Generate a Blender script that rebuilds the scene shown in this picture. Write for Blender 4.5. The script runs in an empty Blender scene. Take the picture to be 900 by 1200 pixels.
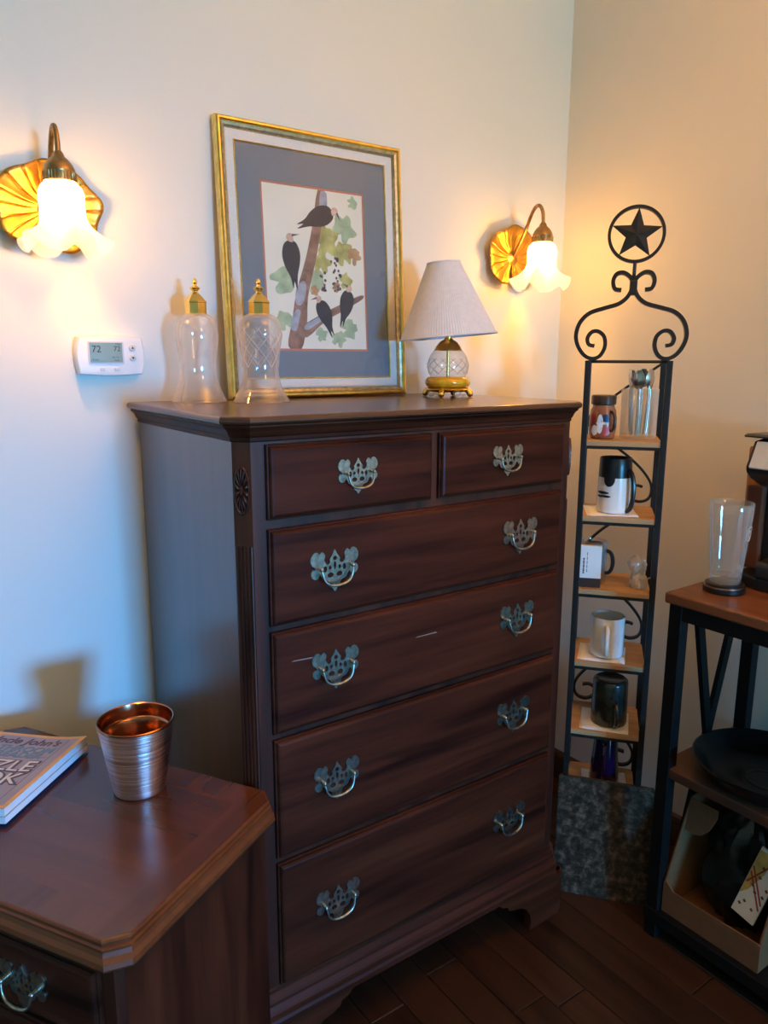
import bpy, bmesh, math, random
from mathutils import Vector, Matrix
random.seed(7)
SC = bpy.context.scene
COL = SC.collection
PI = math.pi

# ------------------------------------------------------------------ camera, world, lights, exposure
cd = bpy.data.cameras.new('camera'); cam = bpy.data.objects.new('camera', cd); COL.objects.link(cam)
cd.sensor_fit = 'HORIZONTAL'; cd.sensor_width = 36.0; cd.lens = 891.31 / 900 * 36.0; cd.clip_start = 0.02
YAW, PITCH, ROLL = 0.6149, 0.1994, 0.0026
fw = Vector((math.sin(YAW) * math.cos(PITCH), math.cos(YAW) * math.cos(PITCH), -math.sin(PITCH)))
rt = Vector((math.cos(YAW), -math.sin(YAW), 0)); up = rt.cross(fw)
rr = rt * math.cos(ROLL) + up * math.sin(ROLL); uu = up * math.cos(ROLL) - rt * math.sin(ROLL)
cam.matrix_world = Matrix(((rr.x, uu.x, -fw.x, -0.584), (rr.y, uu.y, -fw.y, -1.185), (rr.z, uu.z, -fw.z, 1.429), (0, 0, 0, 1)))
SC.camera = cam
SC.view_settings.view_transform = 'Standard'; SC.view_settings.look = 'None'
SC.view_settings.gamma = 1.0; SC.view_settings.use_curve_mapping = False
SC.view_settings.exposure = 0.0

WX, WY, WZ = 1.313, 0.534, 2.62        # right wall, back wall, ceiling
LX, FY = -3.2, -5.5                    # left wall, wall behind the camera
WIN = (-0.12, 0.68, 0.70, 1.45)        # window behind the camera: x0, x1, z0, z1
SCONCES = [(-0.206, 1.720), (1.080, 1.720)]
WARM = (1.0, 0.42, 0.035)
SCONCE_W = 5.0
DAY_W = 182.0
BEAM_W = 20.0
BOUNCE_FILL_W = 27.0
ROOM_FILL_W = 19.0

w = bpy.data.worlds.new('World'); SC.world = w; w.use_nodes = True
w.node_tree.nodes['Background'].inputs[0].default_value = (0.35, 0.55, 1.0, 1)
w.node_tree.nodes['Background'].inputs[1].default_value = 1.0

def area(name, loc, rot, sx, sy, power, color, spread=180):
    d = bpy.data.lights.new(name, 'AREA'); d.shape = 'RECTANGLE'; d.size = sx; d.size_y = sy
    d.energy = power; d.color = color; d.spread = math.radians(spread)
    o = bpy.data.objects.new(name, d); COL.objects.link(o); o.location = loc; o.rotation_euler = rot
    return o
# daylight entering by the window in the wall behind the camera: soft sky light and a narrower deep blue share from low sky
WC = ((WIN[0] + WIN[1]) / 2, FY - 0.12, (WIN[2] + WIN[3]) / 2)
area('window_daylight', WC, (PI / 2, 0, 0), WIN[1] - WIN[0], WIN[3] - WIN[2], DAY_W, (0.18, 0.69, 1.0))
area('low_sky_daylight', WC, (PI / 2 - math.radians(7), 0, math.radians(5)), WIN[1] - WIN[0], WIN[3] - WIN[2], BEAM_W, (0.0, 0.24, 1.0), 40)
# added unseen upward fill: warms the upper walls by bounce off the ceiling
area('ceiling_bounce_fill', (0.5, -0.9, 1.95), (PI, 0, 0), 0.3, 0.3, BOUNCE_FILL_W, (1.0, 0.40, 0.03), 150)
# added unseen warm fill behind the camera, brightening the scene from the front
cl = bpy.data.lights.new('room_fill_light', 'POINT'); cl.energy = ROOM_FILL_W; cl.color = (1.0, 0.54, 0.14); cl.shadow_soft_size = 0.2
clo = bpy.data.objects.new('room_fill_light', cl); COL.objects.link(clo); clo.location = (0.3, -2.4, 2.2)

# ------------------------------------------------------------------ material helpers
def new_mat(name):
    m = bpy.data.materials.new(name); m.use_nodes = True
    nt = m.node_tree; b = nt.nodes['Principled BSDF']
    return m, nt, b
def setp(b, **k):
    for n, v in k.items():
        n = n.replace('_', ' ')
        if n in b.inputs: b.inputs[n].default_value = v
def plain(name, col, rough=0.5, metal=0.0, spec=0.5, noise=0.0, scale=30, bump=0.0, coat=0.0):
    m, nt, b = new_mat(name)
    setp(b, Roughness=rough, Metallic=metal)
    b.inputs['Specular IOR Level'].default_value = spec
    b.inputs['Coat Weight'].default_value = coat
    c = (col[0], col[1], col[2], 1)
    b.inputs['Base Color'].default_value = c
    tc = nt.nodes.new('ShaderNodeTexCoord'); nz = nt.nodes.new('ShaderNodeTexNoise')
    nz.inputs['Scale'].default_value = scale; nz.inputs['Detail'].default_value = 4
    nt.links.new(tc.outputs['Object'], nz.inputs['Vector'])
    if noise > 0:
        r = nt.nodes.new('ShaderNodeValToRGB')
        r.color_ramp.elements[0].position = 0.3; r.color_ramp.elements[1].position = 0.7
        r.color_ramp.elements[0].color = (c[0] * (1 - noise), c[1] * (1 - noise), c[2] * (1 - noise), 1)
        r.color_ramp.elements[1].color = (min(1, c[0] * (1 + noise)), min(1, c[1] * (1 + noise)), min(1, c[2] * (1 + noise)), 1)
        nt.links.new(nz.outputs[0], r.inputs[0]); nt.links.new(r.outputs[0], b.inputs['Base Color'])
    if bump > 0:
        bp = nt.nodes.new('ShaderNodeBump'); bp.inputs['Strength'].default_value = bump; bp.inputs['Distance'].default_value = 0.001
        nt.links.new(nz.outputs[0], bp.inputs['Height']); nt.links.new(bp.outputs[0], b.inputs['Normal'])
    return m
def wood(name, c1, c2, axis=0, rough=0.3, scale=1.0, coat=0.2, rnd=False, spec=0.5):
    """grain stretched along local axis 0/1/2"""
    m, nt, b = new_mat(name)
    tc = nt.nodes.new('ShaderNodeTexCoord'); mp = nt.nodes.new('ShaderNodeMapping')
    s = [22 * scale, 22 * scale, 22 * scale]; s[axis] = 1.6 * scale
    mp.inputs['Scale'].default_value = s
    nt.links.new(tc.outputs['Object'], mp.inputs['Vector'])
    n1 = nt.nodes.new('ShaderNodeTexNoise'); n1.inputs['Scale'].default_value = 1.0; n1.inputs['Detail'].default_value = 6; n1.inputs['Distortion'].default_value = 0.6
    n2 = nt.nodes.new('ShaderNodeTexNoise'); n2.inputs['Scale'].default_value = 5.0; n2.inputs['Detail'].default_value = 3
    nt.links.new(mp.outputs[0], n1.inputs['Vector']); nt.links.new(mp.outputs[0], n2.inputs['Vector'])
    mx = nt.nodes.new('ShaderNodeMath'); mx.operation = 'MULTIPLY_ADD'; mx.inputs[1].default_value = 0.25
    nt.links.new(n2.outputs[0], mx.inputs[0]); nt.links.new(n1.outputs[0], mx.inputs[2])
    fac = mx.outputs[0]
    if rnd:
        oi = nt.nodes.new('ShaderNodeObjectInfo'); ad = nt.nodes.new('ShaderNodeMath'); ad.operation = 'MULTIPLY_ADD'
        ad.inputs[1].default_value = 0.35; nt.links.new(oi.outputs['Random'], ad.inputs[0]); nt.links.new(fac, ad.inputs[2]); fac = ad.outputs[0]
        va = nt.nodes.new('ShaderNodeVectorMath'); va.operation = 'ADD'
        cb = nt.nodes.new('ShaderNodeMath'); cb.operation = 'MULTIPLY'; cb.inputs[1].default_value = 37.0
        nt.links.new(oi.outputs['Random'], cb.inputs[0]); nt.links.new(tc.outputs['Object'], va.inputs[0]); nt.links.new(cb.outputs[0], va.inputs[1])
        nt.links.new(va.outputs[0], mp.inputs['Vector'])
    r = nt.nodes.new('ShaderNodeValToRGB')
    r.color_ramp.elements[0].position = 0.42; r.color_ramp.elements[1].position = 0.95 if rnd else 0.85
    r.color_ramp.elements[0].color = (*c1, 1); r.color_ramp.elements[1].color = (*c2, 1)
    nt.links.new(fac, r.inputs[0]); nt.links.new(r.outputs[0], b.inputs['Base Color'])
    setp(b, Roughness=rough); b.inputs['Coat Weight'].default_value = coat; b.inputs['Coat Roughness'].default_value = 0.2
    b.inputs['Specular IOR Level'].default_value = spec
    bp = nt.nodes.new('ShaderNodeBump'); bp.inputs['Strength'].default_value = 0.03 if rough < 0.3 else 0.10; bp.inputs['Distance'].default_value = 0.0005
    nt.links.new(n2.outputs[0], bp.inputs['Height']); nt.links.new(bp.outputs[0], b.inputs['Normal'])
    return m
def thin_glass(name, tint, gloss=0.075, frost=0.1, edge=0.5, rough=0.03):
    """thin-walled glass: passes light, glossy fresnel sheen, slight haze"""
    m, nt, b = new_mat(name); nt.nodes.remove(b); out = nt.nodes['Material Output']
    tr = nt.nodes.new('ShaderNodeBsdfTransparent'); tr.inputs[0].default_value = (*tint, 1)
    gl = nt.nodes.new('ShaderNodeBsdfGlossy'); gl.inputs['Roughness'].default_value = rough; gl.inputs[0].default_value = (1, 1, 1, 1)
    df = nt.nodes.new('ShaderNodeBsdfTranslucent'); df.inputs[0].default_value = (0.9, 0.85, 0.8, 1)
    d2 = nt.nodes.new('ShaderNodeBsdfDiffuse'); d2.inputs[0].default_value = (0.9, 0.85, 0.8, 1)
    m0 = nt.nodes.new('ShaderNodeMixShader'); m0.inputs[0].default_value = 0.5
    nt.links.new(df.outputs[0], m0.inputs[1]); nt.links.new(d2.outputs[0], m0.inputs[2])
    lw = nt.nodes.new('ShaderNodeLayerWeight'); lw.inputs[0].default_value = 0.35
    ma = nt.nodes.new('ShaderNodeMath'); ma.operation = 'MULTIPLY_ADD'; ma.inputs[1].default_value = edge * 0.6; ma.inputs[2].default_value = frost
    nt.links.new(lw.outputs['Facing'], ma.inputs[0])
    m1 = nt.nodes.new('ShaderNodeMixShader')
    nt.links.new(ma.outputs[0], m1.inputs[0]); nt.links.new(tr.outputs[0], m1.inputs[1]); nt.links.new(m0.outputs[0], m1.inputs[2])
    pw_ = nt.nodes.new('ShaderNodeMath'); pw_.operation = 'POWER'; pw_.inputs[1].default_value = 3.5
    nt.links.new(lw.outputs['Facing'], pw_.inputs[0])
    fr = nt.nodes.new('ShaderNodeMath'); fr.operation = 'MULTIPLY_ADD'; fr.inputs[1].default_value = 0.45; fr.inputs[2].default_value = gloss
    nt.links.new(pw_.outputs[0], fr.inputs[0])
    m2 = nt.nodes.new('ShaderNodeMixShader')
    nt.links.new(fr.outputs[0], m2.inputs[0]); nt.links.new(m1.outputs[0], m2.inputs[1]); nt.links.new(gl.outputs[0], m2.inputs[2])
    nt.links.new(m2.outputs[0], out.inputs[0])
    return m

M = {}
# walls: cream paint with a fine roller texture
def wall_paint(name, col):
    m, nt, b = new_mat(name)
    tc = nt.nodes.new('ShaderNodeTexCoord'); nz = nt.nodes.new('ShaderNodeTexNoise'); nz.inputs['Scale'].default_value = 160; nz.inputs['Detail'].default_value = 3
    nt.links.new(tc.outputs['Object'], nz.inputs['Vector'])
    n2 = nt.nodes.new('ShaderNodeTexNoise'); n2.inputs['Scale'].default_value = 2.0
    nt.links.new(tc.outputs['Object'], n2.inputs['Vector'])
    r = nt.nodes.new('ShaderNodeValToRGB'); r.color_ramp.elements[0].color = (*[c * 0.97 for c in col], 1); r.color_ramp.elements[1].color = (*[min(1, c * 1.03) for c in col], 1)
    nt.links.new(n2.outputs[0], r.inputs[0]); nt.links.new(r.outputs[0], b.inputs['Base Color'])
    bp = nt.nodes.new('ShaderNodeBump'); bp.inputs['Strength'].default_value = 0.15; bp.inputs['Distance'].default_value = 0.001
    nt.links.new(nz.outputs[0], bp.inputs['Height']); nt.links.new(bp.outputs[0], b.inputs['Normal'])
    setp(b, Roughness=0.6); b.inputs['Specular IOR Level'].default_value = 0.25
    return m
M['wall'] = wall_paint('cream_wall_paint', (0.80, 0.765, 0.67))
M['ceiling'] = wall_paint('ceiling_paint', (0.78, 0.76, 0.70))
CH1, CH2 = (0.022, 0.0042, 0.0020), (0.095, 0.021, 0.008)
M['wood_x'] = wood('mahogany_grain_x', CH1, CH2, 0, 0.40, 1.0, 0.0, False, 0.12)
M['wood_y'] = wood('mahogany_grain_y', CH1, CH2, 1, 0.33)
M['wood_z'] = wood('mahogany_grain_z', CH1, CH2, 2, 0.36, 1.0, 0.08, False, 0.4)
M['wood_top'] = wood('mahogany_polished_top', (0.070, 0.020, 0.008), (0.108, 0.032, 0.012), 0, 0.25, 0.8, 0.30)
M['wood_band'] = wood('mahogany_banding', (0.070, 0.020, 0.008), (0.120, 0.036, 0.013), 1, 0.26, 0.8, 0.3)
M['wood_edge'] = wood('mahogany_edge_warm_light', (0.100, 0.021, 0.005), (0.19, 0.046, 0.011), 0, 0.34, 1.0, 0.1)  # orange base colour puts warm reflected light into the moulded edge
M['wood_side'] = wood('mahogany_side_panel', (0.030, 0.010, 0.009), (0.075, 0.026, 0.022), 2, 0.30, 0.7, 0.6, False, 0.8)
M['floor'] = wood('dark_oak_planks', (0.010, 0.0038, 0.0022), (0.048, 0.019, 0.009), 1, 0.36, 1.2, 0.1, True)
M['subfloor'] = plain('dark_subfloor', (0.008, 0.004, 0.003), 0.8, noise=0.3)  # even dark colour, seen in the joints between planks
M['base'] = wood('baseboard_oak', (0.05, 0.02, 0.009), (0.14, 0.06, 0.025), 0, 0.4)
M['pewter'] = plain('antique_pewter', (0.42, 0.40, 0.33), 0.30, 1.0, noise=0.35, scale=120, bump=0.2)
M['brass'] = plain('polished_brass', (0.95, 0.64, 0.18), 0.24, 1.0, noise=0.06)
M['oldbrass'] = plain('aged_brass', (0.42, 0.25, 0.10), 0.35, 1.0, noise=0.25, scale=60)
M['leafgold'] = plain('gilded_leaf_metal', (0.62, 0.33, 0.06), 0.36, 0.9, noise=0.25, scale=25, bump=0.3)
M['frosted'] = None
M['iron'] = plain('black_wrought_iron', (0.018, 0.014, 0.012), 0.45, 0.3, noise=0.3, scale=60, bump=0.25)
M['blackpaint'] = plain('black_painted_metal', (0.006, 0.006, 0.006), 0.45, spec=0.25, noise=0.2)
M['blackplastic'] = plain('black_plastic', (0.012, 0.012, 0.013), 0.3, noise=0.15)
M['white'] = plain('white_plastic', (0.82, 0.80, 0.78), 0.4, noise=0.02)
M['ceramic'] = plain('white_ceramic', (0.90, 0.88, 0.84), 0.18, noise=0.02, coat=0.3)
M['paper'] = plain('white_paper', (0.90, 0.89, 0.86), 0.75, noise=0.03)
M['lcd'] = plain('lcd_glass', (0.22, 0.30, 0.26), 0.25, noise=0.05)
M['ink'] = plain('dark_ink', (0.02, 0.025, 0.03), 0.6, noise=0.1)
M['grey'] = plain('grey_button', (0.62, 0.61, 0.60), 0.5, noise=0.03)
M['shelfwood'] = wood('tan_shelf_board', (0.42, 0.22, 0.09), (0.62, 0.38, 0.18), 0, 0.5, 1.0, 0.0)
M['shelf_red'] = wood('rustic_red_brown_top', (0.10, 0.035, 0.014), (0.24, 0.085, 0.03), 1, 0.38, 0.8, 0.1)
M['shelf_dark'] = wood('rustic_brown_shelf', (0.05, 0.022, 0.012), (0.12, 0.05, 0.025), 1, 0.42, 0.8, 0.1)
M['card'] = plain('brown_cardboard', (0.17, 0.068, 0.022), 0.8, noise=0.1, scale=50)
M['card2'] = plain('cardboard_inner_face', (0.19, 0.072, 0.022), 0.8, noise=0.1, scale=50)
M['shadecloth'] = plain('pleated_white_fabric', (0.74, 0.70, 0.68), 0.8, noise=0.04, scale=80)
M['mat'] = plain('slate_blue_mat_board', (0.16, 0.20, 0.24), 0.7, noise=0.05, scale=90)
M['liner'] = plain('white_linen_liner', (0.75, 0.73, 0.68), 0.8, noise=0.05, scale=200, bump=0.2)
M['coral'] = plain('coral_mat_edge', (0.55, 0.20, 0.12), 0.7, noise=0.05)
M['gold'] = plain('gold_leaf_frame', (0.95, 0.62, 0.17), 0.28, 1.0, noise=0.2, scale=40, bump=0.25)
M['goldgrey'] = plain('antiqued_silver_gold', (0.50, 0.42, 0.26), 0.4, 0.9, noise=0.25, scale=90, bump=0.3)
M['print'] = plain('aged_print_paper', (0.76, 0.76, 0.64), 0.7, noise=0.04, scale=8)
M['bark'] = plain('print_bark_brown', (0.26, 0.15, 0.11), 0.75, noise=0.45, scale=45)
M['barkgrey'] = plain('print_bark_grey', (0.33, 0.36, 0.42), 0.75, noise=0.3, scale=45)
M['leafa'] = plain('print_leaf_sage', (0.36, 0.48, 0.30), 0.75, noise=0.25, scale=35)
M['leafb'] = plain('print_leaf_olive', (0.44, 0.43, 0.15), 0.75, noise=0.35, scale=35)
M['leafc'] = plain('print_leaf_rust', (0.45, 0.27, 0.14), 0.75, noise=0.3, scale=35)
M['birdblack'] = plain('print_bird_black', (0.03, 0.035, 0.05), 0.75, noise=0.3, scale=60)
M['birdbuff'] = plain('print_bird_buff', (0.60, 0.42, 0.32), 0.75, noise=0.2, scale=60)
M['spoon'] = plain('stainless_steel', (0.62, 0.60, 0.57), 0.2, 1.0, noise=0.05)
M['vaseglass'] = thin_glass('blush_bell_glass', (1.0, 0.96, 0.94), frost=0.17, edge=0.8, rough=0.04)
M['cutline'] = thin_glass('cut_glass_groove', (0.95, 0.97, 1.0), frost=0.45, edge=0.3, rough=0.15)
M['clear'] = thin_glass('clear_glass', (0.98, 0.98, 0.97), frost=0.08, edge=0.55, rough=0.02)
M['pane'] = thin_glass('picture_glass', (0.99, 0.99, 0.99), gloss=0.022, frost=0.0, edge=0.0, rough=0.02)
M['amber'] = plain('amber_gilt_glass', (1.0, 0.40, 0.015), 0.2, 0.1, noise=0.25, scale=40, coat=0.4)
M['purple'] = plain('purple_glass', (0.03, 0.006, 0.045), 0.12, noise=0.2, coat=0.5)
M['camo'] = plain('dark_glazed_stoneware', (0.022, 0.024, 0.018), 0.25, noise=0.7, scale=22, coat=0.3)
M['lidbrown'] = plain('dark_brown_lid', (0.05, 0.025, 0.015), 0.4, noise=0.2)
M['rusty'] = plain('rust_orange_glaze', (0.34, 0.11, 0.05), 0.25, noise=0.3, scale=40, coat=0.3)
M['red'] = plain('red_glaze', (0.42, 0.04, 0.03), 0.35, noise=0.2)
M['navy'] = plain('navy_glaze', (0.02, 0.03, 0.10), 0.35, noise=0.2)
M['granola'] = plain('brown_dry_mix', (0.16, 0.08, 0.04), 0.8, noise=0.6, scale=140, bump=0.6)
M['plasticfilm'] = thin_glass('hazy_plastic_wrap', (0.98, 0.98, 0.98), frost=0.45, edge=0.5, rough=0.2)
M['silver'] = plain('brushed_silver_plastic', (0.68, 0.67, 0.66), 0.3, 0.6, noise=0.05)
M['tank'] = thin_glass('smoky_amber_tank', (0.75, 0.48, 0.26), frost=0.05, edge=0.2, rough=0.08)
M['bag'] = plain('black_crinkled_bag', (0.012, 0.014, 0.013), 0.25, noise=0.3, scale=20, bump=0.5)
M['coverpurple'] = plain('lavender_cover', (0.36, 0.31, 0.40), 0.4, noise=0.12, scale=6)
M['coverorange'] = plain('orange_cover_border', (0.80, 0.42, 0.13), 0.4, noise=0.05)
M['coverteal'] = plain('teal_lettering', (0.14, 0.25, 0.38), 0.45, noise=0.05)
M['covergrey'] = plain('dark_plum_lettering', (0.10, 0.06, 0.10), 0.45, noise=0.05)
M['coverwhite'] = plain('cream_lettering', (0.80, 0.74, 0.72), 0.45, noise=0.03)
M['pages'] = plain('page_block', (0.80, 0.80, 0.78), 0.8, noise=0.05, scale=10)
M['yellow'] = plain('mustard_print', (0.62, 0.42, 0.12), 0.6, noise=0.4, scale=30)

# granite: speckled grey-green polished stone
def granite():
    m, nt, b = new_mat('speckled_granite')
    tc = nt.nodes.new('ShaderNodeTexCoord')
    v = nt.nodes.new('ShaderNodeTexNoise'); v.inputs['Scale'].default_value = 42; v.inputs['Detail'].default_value = 5; v.inputs['Roughness'].default_value = 0.7
    nt.links.new(tc.outputs['Object'], v.inputs['Vector'])
    r = nt.nodes.new('ShaderNodeValToRGB'); e = r.color_ramp.elements
    e[0].position = 0.38; e[0].color = (0.012, 0.010, 0.008, 1); e[1].position = 0.66; e[1].color = (0.18, 0.125, 0.085, 1)
    x = e.new(0.5); x.color = (0.045, 0.033, 0.022, 1)
    nt.links.new(v.outputs[0], r.inputs[0]); nt.links.new(r.outputs[0], b.inputs['Base Color'])
    setp(b, Roughness=0.3)
    return m
M['granite'] = granite()
# brushed copper: streaks around the body as bump and colour
def copper(name, streak):
    m, nt, b = new_mat(name)
    setp(b, Roughness=0.24, Metallic=1.0)
    tc = nt.nodes.new('ShaderNodeTexCoord'); mp = nt.nodes.new('ShaderNodeMapping'); mp.inputs['Scale'].default_value = (9, 9, 420)
    n = nt.nodes.new('ShaderNodeTexNoise'); n.inputs['Scale'].default_value = 1.0; n.inputs['Detail'].default_value = 4
    nt.links.new(tc.outputs['Object'], mp.inputs['Vector']); nt.links.new(mp.outputs[0], n.inputs['Vector'])
    r = nt.nodes.new('ShaderNodeValToRGB'); e = r.color_ramp.elements
    e[0].position = 0.35; e[0].color = (0.58, 0.36, 0.33, 1); e[1].position = 0.6; e[1].color = (0.97, 0.76, 0.73, 1)
    if streak:
        nt.links.new(n.outputs[0], r.inputs[0]); nt.links.new(r.outputs[0], b.inputs['Base Color'])
        bp = nt.nodes.new('ShaderNodeBump'); bp.inputs['Strength'].default_value = 1.0; bp.inputs['Distance'].default_value = 0.0012
        b.inputs['Roughness'].default_value = 0.34; b.inputs['Anisotropic'].default_value = 0.85; b.inputs['Anisotropic Rotation'].default_value = 0.25
        tg = nt.nodes.new('ShaderNodeTangent'); tg.direction_type = 'RADIAL'; tg.axis = 'Z'; nt.links.new(tg.outputs[0], b.inputs['Tangent'])
        nt.links.new(n.outputs[0], bp.inputs['Height']); nt.links.new(bp.outputs[0], b.inputs['Normal'])
    else:
        b.inputs['Base Color'].default_value = (0.50, 0.20, 0.10, 1); b.inputs['Roughness'].default_value = 0.18
    return m
M['copper'] = copper('brushed_copper', True); M['copperin'] = copper('copper_lining', False)
# frosted sconce glass: translucent, lets part of the lamp light straight through
def frosted():
    m, nt, b = new_mat('frosted_tulip_glass'); nt.nodes.remove(b); out = nt.nodes['Material Output']
    tr = nt.nodes.new('ShaderNodeBsdfTransparent'); tr.inputs[0].default_value = (1.0, 0.97, 0.92, 1)
    tl = nt.nodes.new('ShaderNodeBsdfTranslucent'); tl.inputs[0].default_value = (0.95, 0.93, 0.88, 1)
    gl = nt.nodes.new('ShaderNodeBsdfPrincipled'); gl.inputs['Base Color'].default_value = (0.92, 0.90, 0.85, 1); gl.inputs['Roughness'].default_value = 0.25
    a = nt.nodes.new('ShaderNodeMixShader'); a.inputs[0].default_value = 0.45
    nt.links.new(tl.outputs[0], a.inputs[1]); nt.links.new(gl.outputs[0], a.inputs[2])
    c = nt.nodes.new('ShaderNodeMixShader'); c.inputs[0].default_value = 0.78
    nt.links.new(tr.outputs[0], c.inputs[1]); nt.links.new(a.outputs[0], c.inputs[2])
    em = nt.nodes.new('ShaderNodeEmission'); em.inputs[0].default_value = (1.0, 0.80, 0.50, 1); em.inputs[1].default_value = 0.42  # added weak glow, standing in for bulb light spread through the ruffle
    ad = nt.nodes.new('ShaderNodeAddShader')
    nt.links.new(c.outputs[0], ad.inputs[0]); nt.links.new(em.outputs[0], ad.inputs[1]); nt.links.new(ad.outputs[0], out.inputs[0])
    return m
M['frosted'] = frosted()
def bulbmat():
    m, nt, b = new_mat('glowing_bulb'); nt.nodes.remove(b); out = nt.nodes['Material Output']
    tr = nt.nodes.new('ShaderNodeBsdfTransparent'); em = nt.nodes.new('ShaderNodeEmission')
    em.inputs[0].default_value = (1.0, 0.72, 0.36, 1); em.inputs[1].default_value = 14.0
    a = nt.nodes.new('ShaderNodeAddShader')
    nt.links.new(tr.outputs[0], a.inputs[0]); nt.links.new(em.outputs[0], a.inputs[1]); nt.links.new(a.outputs[0], out.inputs[0])
    return m
M['bulb'] = bulbmat()

# ------------------------------------------------------------------ geometry helpers
class G:
    """collects verts and faces for one mesh"""
    def __init__(s): s.v = []; s.f = []; s.m = []
    def add(s, vs, fs, mi=0):
        o = len(s.v); s.v += [tuple(v) for v in vs]
        s.f += [tuple(i + o for i in f) for f in fs]; s.m += [mi] * len(fs)
        return s
    def box(s, a, b, mi=0):
        x0, y0, z0 = a; x1, y1, z1 = b
        return s.add([(x0, y0, z0), (x1, y0, z0), (x1, y1, z0), (x0, y1, z0), (x0, y0, z1), (x1, y0, z1), (x1, y1, z1), (x0, y1, z1)],
                     [(3, 2, 1, 0), (4, 5, 6, 7), (0, 1, 5, 4), (1, 2, 6, 5), (2, 3, 7, 6), (3, 0, 4, 7)], mi)
    def rings(s, rings, closed=True, cap0=True, cap1=True, mi=0):
        n = len(rings[0]); vs = [p for r in rings for p in r]; fs = []
        for i in range(len(rings) - 1):
            for j in range(n if closed else n - 1):
                k = (j + 1) % n
                fs.append((i * n + j, i * n + k, (i + 1) * n + k, (i + 1) * n + j))
        if cap0: fs.append(tuple(reversed(range(n))))
        if cap1: fs.append(tuple(range((len(rings) - 1) * n, len(rings) * n)))
        return s.add(vs, fs, mi)
    def lathe(s, prof, seg=32, c=(0, 0, 0), cap0=False, cap1=False, mi=0, mod=None):
        rg = []
        for r, z in prof:
            ring = []
            for j in range(seg):
                a = 2 * PI * j / seg
                rr_, zz = (r, z) if mod is None else mod(r, z, a)
                ring.append((c[0] + rr_ * math.cos(a), c[1] + rr_ * math.sin(a), c[2] + zz))
            rg.append(ring)
        return s.rings(rg, True, cap0, cap1, mi)
    def prism(s, poly, z0, z1, axis=2, mi=0):
        """polygon (a,b) extruded along an axis: 2 -> (x,y), 1 -> (x,z), 0 -> (y,z)"""
        def P(p, h):
            return (p[0], p[1], h) if axis == 2 else (p[0], h, p[1]) if axis == 1 else (h, p[0], p[1])
        return s.rings([[P(p, z0) for p in poly], [P(p, z1) for p in poly]], True, True, True, mi)
    def tube(s, pts, r, seg=8, caps=True, mi=0, flat=None):
        """sweep along pts; r number or list; flat=(w,h,normal) sweeps a flat bar instead"""
        pts = [Vector(p) for p in pts]; n = len(pts); rg = []
        prev = None
        for i in range(n):
            t = (pts[min(i + 1, n - 1)] - pts[max(i - 1, 0)]).normalized()
            if flat:
                b = Vector(flat[2]).normalized(); a = t.cross(b).normalized(); w_, h_ = flat[0] / 2, flat[1] / 2
                rg.append([pts[i] + a * x + b * y for x, y in ((-w_, -h_), (w_, -h_), (w_, h_), (-w_, h_))])
            else:
                if prev is None:
                    prev = t.orthogonal().normalized()
                a = (prev - t * prev.dot(t)).normalized(); prev = a; b = t.cross(a)
                q = r[i] if isinstance(r, (list, tuple)) else r
                rg.append([pts[i] + a * (q * math.cos(2 * PI * j / seg)) + b * (q * math.sin(2 * PI * j / seg)) for j in range(seg)])
        return s.rings(rg, True, caps, caps, mi)
    def ball(s, c, r, seg=12, rn=8, mi=0, sc=(1, 1, 1)):
        rg = []
        for i in range(rn + 1):
            t = PI * i / rn - PI / 2
            q = max(math.cos(t), 0.02)
            rg.append([(c[0] + sc[0] * r * q * math.cos(2 * PI * j / seg), c[1] + sc[1] * r * q * math.sin(2 * PI * j / seg), c[2] + sc[2] * r * math.sin(t)) for j in range(seg)])
        return s.rings(rg, True, True, True, mi)
    def build(s, name, mats, parent=None, smooth=False, bevel=0.0, bseg=2, angle=35, fix=True):
        me = bpy.data.meshes.new(name); me.from_pydata(s.v, [], s.f)
        mats = mats if isinstance(mats, (list, tuple)) else [mats]
        for m in mats: me.materials.append(m)
        for p, mi in zip(me.polygons, s.m): p.material_index = mi
        if fix or bevel > 0:
            bm = bmesh.new(); bm.from_mesh(me)
            if bevel > 0:
                bmesh.ops.remove_doubles(bm, verts=bm.verts, dist=1e-6)
            if fix: bmesh.ops.recalc_face_normals(bm, faces=bm.faces)
            if bevel > 0:
                ed = [e for e in bm.edges if len(e.link_faces) == 2 and e.calc_face_angle(0) > math.radians(angle)]
                bmesh.ops.bevel(bm, geom=ed, offset=bevel, offset_type='OFFSET', segments=bseg, profile=0.6, affect='EDGES', clamp_overlap=True)
            bm.to_mesh(me); bm.free()
        if smooth:
            me.polygons.foreach_set('use_smooth', [True] * len(me.polygons))
            me.set_sharp_from_angle(angle=math.radians(angle))
        o = bpy.data.objects.new(name, me); COL.objects.link(o)
        if parent: o.parent = parent
        return o
def tag(o, label, cat, group=None, kind=None):
    o['label'] = label; o['category'] = cat
    if group: o['group'] = group
    if kind: o['kind'] = kind
    return o
def empty(name, loc, rz=0, label=None, cat=None, group=None):
    o = bpy.data.objects.new(name, None); COL.objects.link(o); o.location = loc; o.rotation_euler = (0, 0, rz); o.empty_display_size = 0.05
    if label: tag(o, label, cat, group)
    return o
def copy_tree(src, parent=None):
    c = src.copy(); COL.objects.link(c)
    if parent: c.parent = parent
    for ch in list(src.children): copy_tree(ch, c)
    return c
def struct(o): o['kind'] = 'structure'; return o
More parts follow.
